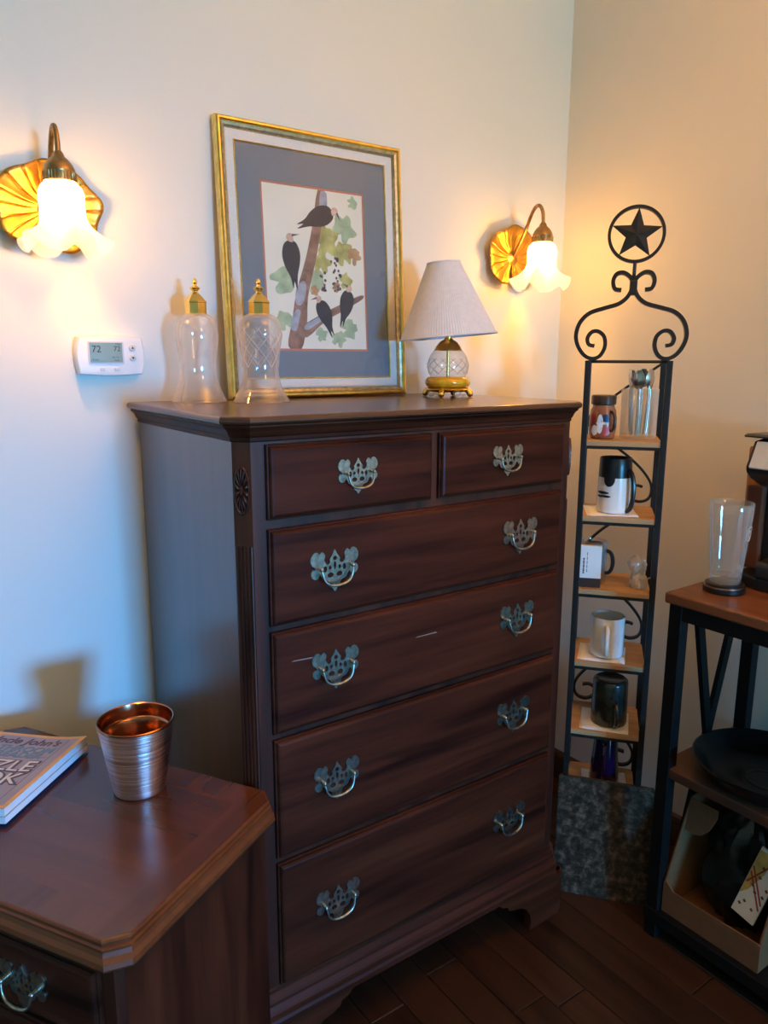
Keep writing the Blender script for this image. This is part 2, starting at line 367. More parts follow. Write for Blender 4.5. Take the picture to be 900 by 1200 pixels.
def smooth_path(pts, n=5, closed=False):
    pts = [Vector(p) for p in pts]; out = []
    m = len(pts)
    for i in range(m if closed else m - 1):
        if closed: p0, p1, p2, p3 = pts[i - 1], pts[i], pts[(i + 1) % m], pts[(i + 2) % m]
        else: p0, p1, p2, p3 = pts[max(i - 1, 0)], pts[i], pts[i + 1], pts[min(i + 2, m - 1)]
        for k in range(n):
            t = k / n
            out.append(0.5 * ((2 * p1) + (p2 - p0) * t + (2 * p0 - 5 * p1 + 4 * p2 - p3) * t * t + (3 * p1 - p0 - 3 * p2 + p3) * t ** 3))
    if not closed: out.append(pts[-1])
    return out
def curve_plate(name, outlines, thick, mats, xf=None, parent=None):
    """filled 2D outlines (first outer, others holes) -> flat plate mesh; local XY plane mapped to X,Z facing -Y"""
    cu = bpy.data.curves.new(name, 'CURVE'); cu.dimensions = '2D'; cu.fill_mode = 'BOTH'; cu.extrude = thick / 2; cu.bevel_depth = 0
    for ol in outlines:
        sp = cu.splines.new('POLY'); sp.points.add(len(ol) - 1)
        for p, q in zip(sp.points, ol): p.co = (q[0], q[1], 0, 1)
        sp.use_cyclic_u = True
    return mesh_of(cu, name, mats, parent)
def mesh_of(cu, name, mats, parent=None, upright=True):
    tmp = bpy.data.objects.new('tmp', cu); COL.objects.link(tmp)
    dg = bpy.context.evaluated_depsgraph_get()
    me = bpy.data.meshes.new_from_object(tmp.evaluated_get(dg)); me.name = name
    bpy.data.objects.remove(tmp); bpy.data.curves.remove(cu)
    if upright: me.transform(Matrix.Rotation(PI / 2, 4, 'X'))
    me.materials.clear()
    for m in (mats if isinstance(mats, (list, tuple)) else [mats]): me.materials.append(m)
    o = bpy.data.objects.new(name, me); COL.objects.link(o)
    if parent: o.parent = parent
    return o
def text(name, body, size, mat, parent, loc, rot=(0, 0, 0), thick=0.0004, align='CENTER', sx=1.0, shear=0.0):
    cu = bpy.data.curves.new(name, 'FONT'); cu.body = body; cu.size = size; cu.extrude = thick; cu.align_x = align; cu.align_y = 'CENTER'; cu.shear = shear
    o = mesh_of(cu, name, mat, parent, upright=False); o.location = loc; o.rotation_euler = rot; o.scale = (sx, 1, 1)
    return o
def handle_loop(c, r, plane_dir, z0, z1, depth, n=12):
    """mug handle path in the vertical plane along plane_dir from body radius r"""
    d = Vector((math.cos(plane_dir), math.sin(plane_dir), 0)); pts = []
    for i in range(n + 1):
        a = PI * i / n
        pts.append(Vector(c) + d * (r - 0.003 + depth * math.sin(a) ** 0.7) + Vector((0, 0, z1 + (z0 - z1) * (1 - math.cos(a)) / 2)))
    return pts

# ------------------------------------------------------------------ room shell
def wall_slab(name, a, b, mat='wall'):
    return struct(G().box(a, b).build(name, M[mat]))
wall_slab('wall_back', (LX - 0.1, WY, -0.02), (WX + 0.1, WY + 0.1, WZ))
wall_slab('wall_right', (WX, FY - 0.1, -0.02), (WX + 0.1, WY, WZ))
wall_slab('wall_left', (LX - 0.1, FY - 0.1, -0.02), (LX, WY, WZ))
g = G(); x0, x1, z0, z1 = WIN
for a, b in (((LX, -0.02), (x0, WZ)), ((x1, -0.02), (WX, WZ)), ((x0, -0.02), (x1, z0)), ((x0, z1), (x1, WZ))):
    g.box((a[0], FY - 0.1, a[1]), (b[0], FY, b[1]))
struct(g.build('wall_front', M['wall']))
wall_slab('ceiling', (LX - 0.1, FY - 0.1, WZ), (WX + 0.1, WY + 0.1, WZ + 0.1), 'ceiling')
win = empty('window_1', (x0, FY - 0.03, z0)); struct(win)
g = G(); W_, H_ = x1 - x0, z1 - z0
for a, b in (((0, 0), (0.04, H_)), ((W_ - 0.04, 0), (W_, H_)), ((0.04, 0), (W_ - 0.04, 0.04)), ((0.04, H_ - 0.04), (W_ - 0.04, H_)), ((W_ / 2 - 0.025, 0.04), (W_ / 2 + 0.025, H_ - 0.04))):
    g.box((a[0], -0.03, a[1]), (b[0], 0.03, b[1]))
g.build('window_frame', M['white'], win, bevel=0.003)
for a in (0.04, W_ / 2 + 0.025):
    G().box((a, -0.004, 0.04), (a + W_ / 2 - 0.065, 0.0, H_ - 0.04)).build('pane', M['pane'], win)
# floor: plank by plank
fl = G().box((LX, FY, -0.06), (WX, WY, -0.018)).build('floor', M['subfloor']); struct(fl)
x = WX; k = 0; PW = 0.092
while x > LX:
    xa = max(x - PW, LX); y = WY; first = True
    while y > FY:
        L = random.uniform(1.1, 1.9) * (random.uniform(0.3, 1) if first else 1); first = False
        ya = max(y - L, FY)
        dz = random.uniform(-0.0006, 0.0)
        gq = G(); c = 0.0014; a0, a1, b0, b1 = xa + 0.0008, x - 0.0008, ya + 0.0008, y - 0.0008
        gq.rings([[(a0, b0, -0.018), (a1, b0, -0.018), (a1, b1, -0.018), (a0, b1, -0.018)], [(a0, b0, dz - c), (a1, b0, dz - c), (a1, b1, dz - c), (a0, b1, dz - c)],
                  [(a0 + c, b0 + c, dz), (a1 - c, b0 + c, dz), (a1 - c, b1 - c, dz), (a0 + c, b1 - c, dz)]])
        gq.build('plank', M['floor'], fl, fix=False); y = ya; k += 1
    x = xa
# baseboards with a rounded top
BP = [(0, 0), (0.014, 0), (0.014, 0.080), (0.010, 0.092), (0.004, 0.098), (0, 0.098)]
g = G(); g.rings([[(LX, WY - p, q) for p, q in BP], [(WX, WY - p, q) for p, q in BP]]); struct(g.build('baseboard_back', M['base']))
g = G(); g.rings([[(WX - p, WY - 0.0145, q) for p, q in BP], [(WX - p, FY, q) for p, q in BP]]); struct(g.build('baseboard_right', wood('baseboard_oak_y', (0.05, 0.02, 0.009), (0.14, 0.06, 0.025), 1, 0.4)))

# ------------------------------------------------------------------ drawer pulls (shared meshes)
HALF = [(0, .62), (.07, .50), (.15, .38), (.23, .27), (.19, .20), (.25, .12), (.33, .10), (.38, .17), (.44, .28), (.40, .42), (.45, .54), (.55, .58), (.63, .50), (.70, .58),
        (.84, .59), (.96, .47), (1.0, .30), (.94, .14), (.83, .06), (.79, -.04), (.90, -.02), (.98, -.14), (.95, -.29), (.83, -.38), (.70, -.36), (.63, -.24), (.55, -.30), (.48, -.44),
        (.38, -.50), (.28, -.52), (.22, -.62), (.20, -.74), (.10, -.80), (0, -.93)]
def pull_meshes():
    U = 0.052
    outer = smooth_path([(p[0] * U, p[1] * U, 0) for p in HALF] + [(-p[0] * U, p[1] * U, 0) for p in reversed(HALF[1:-1])], 2, True)
    outer = [(p.x, p.y) for p in outer]
    def ell(cx, cy, rx, ry): return [((cx + rx * math.cos(2 * PI * i / 10)) * U, (cy + ry * math.sin(2 * PI * i / 10)) * U) for i in range(10)]
    holes = [ell(0, .06, .055, .17), ell(0, .30, .085, .085), ell(-.19, -.30, .13, .10), ell(.19, -.30, .13, .10), ell(-.40, -.06, .07, .12), ell(.40, -.06, .07, .12), ell(-.20, -.03, .06, .08), ell(.20, -.03, .06, .08)]
    bp = curve_plate('backplate', [outer] + holes, 0.0022, M['pewter'])
    g = G()
    for sx in (-1, 1):
        g.tube([(sx * .66 * U, 0.001, 0), (sx * .66 * U, -0.010, 0)], 0.0035, 10)
        g.ball((sx * .66 * U, -0.012, 0), 0.0045, 10, 6)
    pts = smooth_path([(-.66 * U, -0.012, 0), (-.62 * U, -0.014, -.20 * U), (-.55 * U, -0.015, -.42 * U), (-.36 * U, -0.016, -.58 * U), (0, -0.017, -.64 * U),
                       (.36 * U, -0.016, -.58 * U), (.55 * U, -0.015, -.42 * U), (.62 * U, -0.014, -.20 * U), (.66 * U, -0.012, 0)], 4)
    n = len(pts)
    g.tube(pts, [0.0019 + 0.0009 * math.sin(PI * i / (n - 1)) for i in range(n)], 8)
    bl = g.build('bail', M['pewter'], None, smooth=True, angle=50)
    return bp, bl
PLATE, BAIL = pull_meshes()
PULL_FIRST = [True]
def add_pull(drawer, x, y, z, sc=1.0):
    for src in (PLATE, BAIL):
        o = src if PULL_FIRST[0] else src.copy()
        if not PULL_FIRST[0]: COL.objects.link(o)
        o.parent = drawer; o.location = (x, y - (0.0012 if src is PLATE else 0), z); o.scale = (sc, 1, sc)
    PULL_FIRST[0] = False
def drawer_front(parent, x0, x1, z0, z1, y=0.0, mat='wood_x'):
    """lipped drawer front with a moulded thumbnail edge, face towards -y"""
    prof = [(0.0, 0.0), (0.0, -0.0055), (0.0012, -0.0070), (0.0035, -0.0072), (0.0040, -0.0098), (0.0065, -0.0128), (0.0105, -0.0142), (0.0125, -0.0142)]
    g = G(); g.rings([[(x0 + i, y + d, z0 + i), (x1 - i, y + d, z0 + i), (x1 - i, y + d, z1 - i), (x0 + i, y + d, z1 - i)] for i, d in prof])
    return g.build('drawer', M[mat], parent)

# ------------------------------------------------------------------ tall chest of drawers
CT = 1.333; CL, CR, CC, CB = -0.050, 0.799, 0.024, 0.518
chest = empty('chest_of_drawers', (0, 0, 0), 0, 'tall dark mahogany chest of drawers with six pewter-handled drawers against the wall', 'chest of drawers')
def foot_print(o, back=CB, ob=0.0):
    k = math.sqrt(2) - 1
    return [(CL - o, back + ob), (CL - o, CC - o * k), (CL + CC - o * k, -o), (CR - CC + o * k, -o), (CR + o, CC - o * k), (CR + o, back + ob)]
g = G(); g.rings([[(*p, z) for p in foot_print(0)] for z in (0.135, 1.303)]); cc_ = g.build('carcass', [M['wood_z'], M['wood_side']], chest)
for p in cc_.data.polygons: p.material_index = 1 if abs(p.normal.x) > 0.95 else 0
# crown: stepped cove moulding, then the polished top board
crown = [(0.0, 1.288), (0.0025, 1.290), (0.0025, 1.296), (0.005, 1.2985), (0.0065, 1.302), (0.009, 1.3075), (0.013, 1.312), (0.0165, 1.3145), (0.0165, 1.3175), (0.019, 1.319)]
g = G(); g.rings([[(*p, z) for p in foot_print(o)] for o, z in crown]); g.build('crown_moulding', M['wood_x'], chest)
tp = [(0.019, 1.3192), (0.0225, 1.3205), (0.0245, 1.3235), (0.0245, 1.3270), (0.0235, 1.3300), (0.0210, 1.3322), (0.0180, CT)]
g = G(); g.rings([[(*p, z) for p in foot_print(o)] for o, z in tp]); g.build('top_board', M['wood_top'], chest)
# drawers
ROWS = [(1.150, 1.283), (0.954, 1.133), (0.743, 0.942), (0.485, 0.731), (0.204, 0.473)]
for i, (za, zb) in enumerate(ROWS):
    spans = [(0.0, 0.3655), (0.3835, 0.749)] if i == 0 else [(0.0, 0.749)]
    for xa, xb in spans:
        d = drawer_front(chest, xa, xb, za, zb)
        if i == 0: add_pull(d, (xa + xb) / 2, -0.0142, 1.222, 0.84)
        else:
            for hx in (0.130, 0.612): add_pull(d, hx, -0.0142, [0, 1.050, 0.855, 0.621, 0.347][i])
# two pale scratches on the third row
SCR = plain('pale_scratch_in_finish', (0.30, 0.20, 0.15), 0.6)
for xa, za, xb, zb in ((0.322, 0.8665, 0.380, 0.866), (0.035, 0.882, 0.085, 0.879)):
    g = G(); g.add([(xa, -0.01435, za), (xb, -0.01435, zb), (xb - 0.004, -0.01435, zb + 0.0026), (xa + 0.006, -0.01435, za + 0.0016)], [(0, 1, 2, 3)])
    o = g.build('scratch', SCR, chest, fix=False); o['label'] = 'pale scratch on the third drawer row'
# fluted corner strips with carved oval rosettes, set on the 45 degree corners
for side in (-1, 1):
    cx = (CL + CC / 2) if side < 0 else (CR - CC / 2); cy = CC / 2
    q = empty('corner_strip', (cx, cy, 0), -PI / 4 if side < 0 else PI / 4); q.parent = chest
    hw = 0.0155
    cs = [(-hw, 0.0), (-hw, -0.0018), (-hw + 0.0015, -0.0028)]
    for k in range(4):
        c0 = -0.0102 + k * 0.0068
        cs += [(c0 - 0.0026, -0.0030), (c0 - 0.0014, -0.0008), (c0 + 0.0014, -0.0008), (c0 + 0.0026, -0.0030)]
    cs += [(hw - 0.0015, -0.0028), (hw, -0.0018), (hw, 0.0)]
    g = G(); g.rings([[(a, b, z) for a, b in cs] for z in (0.215, 1.105)]); g.build('fluting', M['wood_z'], q)
    g = G(); N = 112
    def ringp(s, d): return [(0.0140 * s * math.cos(2 * PI * j / N), d(j), 1.205 + 0.0440 * s * math.sin(2 * PI * j / N)) for j in range(N)]
    g.rings([ringp(1.0, lambda j: 0.0), ringp(1.0, lambda j: -0.004), ringp(0.93, lambda j: -0.0055), ringp(0.86, lambda j: -0.004), ringp(0.82, lambda j: -0.0015 - 0.0042 * abs(math.sin(2 * PI * j / N * 7))),
             ringp(0.5, lambda j: -0.0015 - 0.0058 * abs(math.sin(2 * PI * j / N * 7))), ringp(0.22, lambda j: -0.0015 - 0.002 * abs(math.sin(2 * PI * j / N * 7))), ringp(0.18, lambda j: -0.006), ringp(0.02, lambda j: -0.007)])
    g.build('rosette', M['wood_z'], q, smooth=True, angle=50)
# plinth and bracket feet
pl = [(0.0, 0.200), (0.003, 0.197), (0.004, 0.190), (0.010, 0.182), (0.012, 0.176), (0.012, 0.168), (0.017, 0.160), (0.019, 0.154), (0.019, 0.140), (0.022, 0.134), (0.022, 0.122), (0.0, 0.122)]
g = G(); g.rings([[(*p, z) for p in foot_print(o)] for o, z in pl]); g.build('plinth', M['wood_x'], chest)
FT = [(0, 0.122), (0.215, 0.122), (0.205, 0.110), (0.185, 0.103), (0.182, 0.092), (0.165, 0.086), (0.140, 0.080), (0.118, 0.066), (0.105, 0.045), (0.100, 0.022), (0.104, 0.0), (0, 0.0)]
for fx, sx in ((CL - 0.020, 1), (CR + 0.020, -1)):
    for fy, sy in ((-0.020, 1), (CB, -1)):
        g = G()
        g.prism([(fx + sx * (p[0] + 0.018), p[1]) for p in FT], fy, fy + sy * 0.024, 1)
        g.prism([(fy + sy * (p[0] + 0.010), p[1]) for p in FT], fx, fx + sx * 0.024, 0)
        g.add([(fx, fy + sy * 0.018, 0), (fx + sx * 0.018, fy, 0), (fx + sx * 0.03, fy + sy * 0.03, 0), (fx, fy + sy * 0.018, 0.122), (fx + sx * 0.018, fy, 0.122), (fx + sx * 0.03, fy + sy * 0.03, 0.122)],
              [(0, 1, 4, 3), (0, 2, 1), (3, 4, 5), (1, 2, 5, 4), (2, 0, 3, 5)])
        g.build('foot', M['wood_x'], chest)

# ------------------------------------------------------------------ lower cabinet in front (nightstand)
NZ = 0.655
ns = empty('nightstand', (-0.3660, -0.2597, 0), math.radians(-59.0), 'low mahogany nightstand with clipped corners, holding the book and the copper cup', 'nightstand')
NW, ND = 0.655, 0.404
def ns_print(o, c=0.027):
    k = (math.sqrt(2) - 1) * o; a, b, d, e = -NW - o, 0 + o, 0 - o, ND + min(o, 0)
    return [(a + c + o - k - o + 0.0, d), (b - c - k * 0 + 0, d), (b, d + c), (b, e - c), (b - c, e), (a + c, e), (a, e - c), (a, d + c)]
tprof = [(-0.010, 0.612), (0.002, 0.613), (0.010, 0.6165), (0.0125, 0.622), (0.011, 0.629), (0.0065, 0.635), (0.0045, 0.641), (0.0045, 0.645), (0.001, 0.6465), (0.001, 0.652), (-0.0006, 0.6542), (-0.003, NZ)]
g = G(); g.rings([[(*p, z) for p in ns_print(o)] for o, z in tprof], True, True, False)
inn = ns_print(-0.052, 0.010); otr = ns_print(-0.003)
g.rings([[(*p, NZ) for p in otr], [(*p, NZ) for p in inn]], True, False, False, 1)
g.add([(*p, NZ) for p in inn], [tuple(range(8))], 2)
g.build('top_board', [M['wood_edge'], M['wood_band'], M['wood_top']], ns)
g = G(); g.prism([(-NW + 0.012, 0.022), (-NW + 0.022, 0.012), (-0.022, 0.012), (-0.012, 0.022), (-0.012, ND - 0.026), (-NW + 0.012, ND - 0.026)], 0.09, 0.6125)
g.build('carcass', M['wood_z'], ns)
for za, zb in ((0.478, 0.598), (0.300, 0.466), (0.112, 0.288)):
    d = drawer_front(ns, -NW + 0.045, -0.045, za, zb, 0.0115)
    for hx in (-0.185, -NW + 0.185): add_pull(d, hx, -0.0027, (za + zb) / 2 - 0.004, 0.9)
g = G(); g.rings([[(a, b, z) for a, b in ((-NW + 0.012 - o, 0.010 - o), (-0.012 + o, 0.010 - o), (-0.012 + o, ND - 0.055), (-NW + 0.012 - o, ND - 0.055))] for o, z in ((0.0, 0.105), (0.006, 0.098), (0.010, 0.085), (0.010, 0.07))])
g.build('plinth', M['wood_x'], ns)
for ax, sx in ((-NW + 0.004, 1), (-0.004, -1)):
    for ay, sy in ((0.002, 1), (ND - 0.055, -1)):
        g = G(); g.prism([(ax + sx * p[0] * 0.6, p[1] * 0.57) for p in FT], ay, ay + sy * 0.022, 1); g.prism([(ay + sy * p[0] * 0.6, p[1] * 0.57) for p in FT], ax, ax + sx * 0.022, 0)
        g.build('foot', M['wood_x'], ns)

# ------------------------------------------------------------------ copper cup on the nightstand
cup = empty('cup', (-0.217, 0.108, NZ + 0.0004), 0, 'brushed copper tapered cup standing on the low nightstand', 'cup')
g = G(); g.lathe([(0.001, 0.0), (0.042, 0.0), (0.0455, 0.002), (0.0465, 0.006), (0.0505, 0.030), (0.0560, 0.065), (0.0615, 0.100), (0.0660, 0.128), (0.0672, 0.1335)], 56, cap0=True)
g.build('body', M['copper'], cup, smooth=True, angle=60)
g = G(); g.lathe([(0.0672, 0.1335), (0.0676, 0.1360), (0.0660, 0.1375), (0.0640, 0.1365), (0.0622, 0.128), (0.0600, 0.1135), (0.0565, 0.112), (0.0550, 0.110), (0.0500, 0.07), (0.0440, 0.012), (0.001, 0.010)], 56)
o = g.build('lining', M['copperin'], cup, smooth=True, angle=40); o['label'] = 'dark shiny copper inside and rim'

# ------------------------------------------------------------------ puzzle book
bk = empty('book', (-0.440, 0.113, NZ + 0.0004), math.radians(-45), 'thick lavender and orange paperback puzzle book lying on the nightstand', 'book')
BW, BH, BT = 0.190, 0.252, 0.030
def sheet(z0, z1, inset, curl, mats, name, ext=0.0):
    g = G(); n = 10; rg = []
    for i in range(n + 1):
        x = -BW + (BW + ext - inset) * i / n; t = max(0, (i / n - 0.55) / 0.45)
        lift = curl * t * t
        rg.append([(x, inset, z0 + lift), (x, BH - inset, z0 + lift), (x, BH - inset, z1 + lift), (x, inset, z1 + lift)])
    g.rings(rg); return g.build(name, mats, bk, smooth=True, angle=40)
sheet(0.0, 0.0012, 0.0, 0.0, M['navy'], 'back_cover')
sheet(0.0013, 0.0135, 0.001, 0.0065, M['pages'], 'page_block')
sheet(0.0140, 0.0280, 0.001, 0.0080, M['pages'], 'page_block')
fc = sheet(0.0282, 0.0292, 0.0, 0.0082, M['coverorange'], 'front_cover')
def cz(x):
    t = max(0, ((x + BW) / BW - 0.55) / 0.45); return 0.0293 + 0.0082 * t * t
g = G(); rg = []
for i in range(11):
    x = -BW + 0.010 + (BW - 0.020) * i / 10; z = cz(x) + 0.0003; rg.append([(x, 0.010, z), (x, BH - 0.010, z), (x, BH - 0.010, z + 0.0002), (x, 0.010, z + 0.0002)])
g.rings(rg); g.build('cover_panel', M['coverpurple'], fc, smooth=True, angle=40)
g = G()
for x, wd in ((-0.030, 0.0014),):
    rg = [[(x, y, cz(x) + 0.0006), (x + wd, y, cz(x) + 0.0007)] for y in (0.014, BH - 0.014)]
    g.rings(rg, False, False, False)
for y in (0.082, 0.168):
    rg = [[(-BW + 0.02 + (BW - 0.034 - 0.02) * i / 8, y, cz(-BW + 0.02 + (BW - 0.054) * i / 8) + 0.0006), (-BW + 0.02 + (BW - 0.054) * i / 8, y + 0.0014, cz(-BW + 0.02 + (BW - 0.054) * i / 8) + 0.0006)] for i in range(9)]
    g.rings(rg, False, False, False)
g.build('cover_rule', M['covergrey'], fc)
def cover_text(body, size, mat, y, xr, shear=0.0, sx=1.0, bold=0.0):
    cu = bpy.data.curves.new('lettering', 'FONT'); cu.body = body; cu.size = size; cu.extrude = 0.0003; cu.align_x = 'RIGHT'; cu.align_y = 'CENTER'; cu.shear = shear; cu.offset = bold
    o = mesh_of(cu, 'lettering', mat, fc, upright=False)
    for v in o.data.vertices:
        x = v.co.x * sx + xr; v.co = (x, v.co.y + y, cz(min(x, 0)) + 0.0009 + v.co.z)
    return o
cover_text("Uncle John's", 0.031, M['covergrey'], 0.222, -0.040, 0.25, 1.0, 0.0005)
cover_text("BATHROOM", 0.027, M['coverteal'], 0.194, -0.036, 0.12, 1.0, 0.0008)
cover_text("READER", 0.027, M['coverteal'], 0.173, -0.048, 0.12, 1.0, 0.0008)
cover_text("PUZZLE", 0.050, M['covergrey'], 0.1335, -0.0345, 0.0, 1.05, 0.0030)
cover_text("BOOK", 0.050, M['covergrey'], 0.0915, -0.0365, 0.0, 1.05, 0.0030)
for tx, yy, xr in (("PUZZLE", 0.1335, -0.0365), ("BOOK", 0.0915, -0.0385)):
    o = cover_text(tx, 0.050, M['coverwhite'], yy, xr, 0.0, 1.04, 0.0002)
    for v in o.data.vertices: v.co.z += 0.0007

# ------------------------------------------------------------------ wall sconces
def sconce(x, z, label):
    s = empty('wall_sconce', (x, WY, z), 0, label, 'lamp', 'brass lily leaf wall sconces')
    # lily-pad leaf backplate: a notch below, raised veins, wavy dished edge
    g = G(); NA, NR = 216, 12; rings = []
    notch = -PI / 2 - 0.15
    for side in (0, 1):
        rings.append([])
    front = []
    for i in range(NR + 1):
        f = i / NR; row = []
        for j in range(NA + 1):
            a = notch + 0.10 + (2 * PI - 0.20) * j / NA
            d = min(j, NA - j) / NA
            R0 = 0.094 + 0.0035 * math.sin(5 * a + 0.6) + 0.002 * math.sin(9 * a)
            sh = 1.0 + 0.12 * math.sin(min(1, d * 8) * PI / 2) - 0.10
            r = f * R0 * sh
            vein = abs(math.sin(a * 9.0 + 0.35 * math.sin(6 * f + a))); vein = (1 - min(1, vein / 0.30)) if f > 0.10 else 0
            depth = 0.016 + 0.010 * f * f + 0.0030 * f * math.sin(7 * a) - 0.0045 * vein * (1 - 0.4 * f) + 0.0020 * math.sin(f * 9) * f
            row.append((r * 1.06 * math.cos(a), -depth, r * 0.92 * math.sin(a)))
        front.append(row)
    vs = [p for row in front for p in row]; n = NA + 1
    fs = [(i * n + j, i * n + j + 1, (i + 1) * n + j + 1, (i + 1) * n + j) for i in range(NR) for j in range(NA)]
    g.add(vs, fs)
    lf = g.build('leaf_backplate', M['leafgold'], s, smooth=True, angle=60)
    sm = lf.modifiers.new('solid', 'SOLIDIFY'); sm.thickness = 0.003; sm.offset = 0
    g = G(); g.lathe([(0.03, 0.0), (0.03, 0.012), (0.018, 0.02), (0.001, 0.024)], 24, mod=lambda r, z_, a: (r, z_))
    me = g.build('wall_rose', M['oldbrass'], s, smooth=True); me.data.transform(Matrix.Rotation(PI / 2, 4, 'X'))
    pts = smooth_path([(0, -0.018, 0.0), (0, -0.040, 0.030), (0, -0.066, 0.070), (0, -0.086, 0.108), (0, -0.099, 0.126), (0, -0.112, 0.132), (0, -0.124, 0.126), (0, -0.132, 0.108), (0, -0.134, 0.085), (0, -0.134, 0.068)], 5)
    G().tube(pts, 0.0050, 12).build('arm', M['oldbrass'], s, smooth=True, angle=60)
    c = (0, -0.134, 0)
    g = G(); g.lathe([(0.006, 0.084), (0.009, 0.080), (0.011, 0.074), (0.018, 0.068), (0.024, 0.060), (0.0275, 0.052), (0.0285, 0.047), (0.0275, 0.045)], 36, c)
    g.lathe([(0.0275, 0.046), (0.0290, 0.0455), (0.0290, 0.030), (0.0275, 0.0285), (0.0240, 0.028)], 192, c, mod=lambda r, z_, a: (r + 0.0012 * max(0, math.sin(32 * a)), z_))
    g.build('shade_holder', M['oldbrass'], s, smooth=True, angle=40)
    # ruffled tulip shade
    prof = [(0.0265, 0.034), (0.0300, 0.027), (0.0370, 0.020), (0.0405, 0.010), (0.0410, -0.002), (0.0405, -0.016), (0.0410, -0.028), (0.0430, -0.040), (0.0470, -0.050), (0.0540, -0.060), (0.0630, -0.068), (0.0725, -0.073), (0.0780, -0.0765)]
    def mod(r, z_, a):
        t = max(0.0, min(1.0, (-0.028 - z_) / 0.0485)); t2 = t ** 1.3
        w_ = math.cos(5 * a + 0.35)
        return r + t2 * 0.014 * w_, z_ + t2 * (0.016 * w_ - 0.012) + t2 * 0.004 * math.cos(10 * a + 0.9)
    g = G(); g.lathe(prof, 108, c, mod=mod)
    sh = g.build('glass_shade', M['frosted'], s, smooth=True, angle=80)
    g = G(); g.ball((0, -0.134, -0.004), 0.016, 16, 10, sc=(1, 1, 1.35)); g.lathe([(0.011, 0.012), (0.011, 0.034)], 16, c)
    g.build('bulb', M['bulb'], s, smooth=True)
    d = bpy.data.lights.new('sconce_light', 'POINT'); d.energy = SCONCE_W; d.color = WARM; d.shadow_soft_size = 0.018
    lo = bpy.data.objects.new('sconce_light', d); COL.objects.link(lo); lo.parent = s; lo.location = (0, -0.134, -0.006)
    return s
sconce(*SCONCES[0], 'lit brass lily leaf sconce with ruffled glass shade above the thermostat')
sconce(*SCONCES[1], 'lit brass lily leaf sconce with ruffled glass shade near the room corner')

# ------------------------------------------------------------------ thermostat
th = empty('thermostat', (-0.103, WY, 1.4325), 0, 'white digital thermostat reading 72 mounted on the wall', 'thermostat')
def barrel(hw, hh, bx, by, n=8):
    pts = []
    for i in range(n): t = -1 + 2 * i / n; pts.append((hw * t * 0.93, -hh - by * (1 - t * t) + by))
    for i in range(n): t = -1 + 2 * i / n; pts.append((hw - bx + bx * (1 - t * t), hh * t * 0.93))
    for i in range(n): t = 1 - 2 * i / n; pts.append((hw * t * 0.93, hh + by * (1 - t * t) - by))
    for i in range(n): t = 1 - 2 * i / n; pts.append((-hw + bx - bx * (1 - t * t), hh * t * 0.93))
    return pts
g = G(); g.rings([[(a * s_, -d, b * s_) for a, b in barrel(0.073, 0.0425, 0.007, 0.004)] for s_, d in ((0.99, 0.0), (1.0, 0.003), (1.0, 0.018), (0.985, 0.023), (0.955, 0.0255), (0.93, 0.026))])
g.build('housing', M['white'], th, smooth=True, angle=30)
g = G(); g.rings([[(a, y, b) for a, b in ((-0.048, -0.016), (0.026, -0.016), (0.026, 0.030), (-0.048, 0.030))] for y in (-0.0262, -0.0278)]); g.build('screen_bezel', M['grey'], th)
g = G(); g.rings([[(a, y, b) for a, b in ((-0.045, -0.0135), (0.023, -0.0135), (0.023, 0.0275), (-0.045, 0.0275))] for y in (-0.0279, -0.0284)]); sc_ = g.build('screen', M['lcd'], th)
for tx, sz, px, pz in (("72", 0.020, -0.031, 0.0135), ("72", 0.015, 0.012, 0.0145), ("Room", 0.0052, -0.034, -0.008), ("Set To", 0.0052, 0.008, -0.003), ("Hold", 0.0048, 0.010, -0.009), ("Cool", 0.0048, 0.014, 0.0245)):
    text('lcd_digits', tx, sz, M['ink'], sc_, (px, -0.0287, pz), (PI / 2, 0, 0), 0.0001)
for bz, rot in ((0.017, 0), (-0.004, PI)):
    g = G(); g.lathe([(0.0072, 0.0), (0.0072, 0.0015), (0.0058, 0.0032), (0.001, 0.0036)], 24); b_ = g.build('button', M['grey'], th, smooth=True); b_.data.transform(Matrix.Rotation(PI / 2, 4, 'X')); b_.location = (0.045, -0.0262, bz)
    g = G(); g.prism([(-0.003, -0.0017), (0.003, -0.0017), (0, 0.003)], -0.0042, -0.0034, 1); t_ = g.build('arrow', M['ink'], b_); t_.rotation_euler = (0, rot, 0)
for bx in (-0.020, 0.010):
    G().box((bx - 0.005, -0.0285, -0.031), (bx + 0.005, -0.0258, -0.0245)).build('mode_button', M['grey'], th, bevel=0.001)

# ------------------------------------------------------------------ framed print leaning on the wall
fr = empty('picture_frame', (0.4055, 0.489, CT + 0.0015), 0, 'large gold framed bird print with slate mat leaning on the wall atop the chest', 'picture')
fr.rotation_euler = (-math.atan(0.036 / 0.62), 0, 0)
FW, FH = 0.2525, 0.622
def frame_ring(name, prof, mat, x0, x1, z0, z1, parent=fr, bead=False):
    """profile (inset, y) swept round a rectangle"""
    g = G(); g.rings([[(x0 + i, y, z0 + i), (x1 - i, y, z0 + i), (x1 - i, y, z1 - i), (x0 + i, y, z1 - i)] for i, y in prof], True, False, False)
    return g.build(name, mat, parent)
frame_ring('outer_moulding', [(0.020, 0.0), (0.0, 0.0), (0.0, -0.016), (0.0015, -0.020), (0.005, -0.0225), (0.0085, -0.0225), (0.0105, -0.020), (0.012, -0.0185)], M['gold'], -FW, FW, 0, FH)
frame_ring('antiqued_band', [(0.012, -0.0185), (0.014, -0.0200), (0.019, -0.0180), (0.022, -0.0135), (0.023, -0.0095), (0.023, -0.006)], M['goldgrey'], -FW, FW, 0, FH)
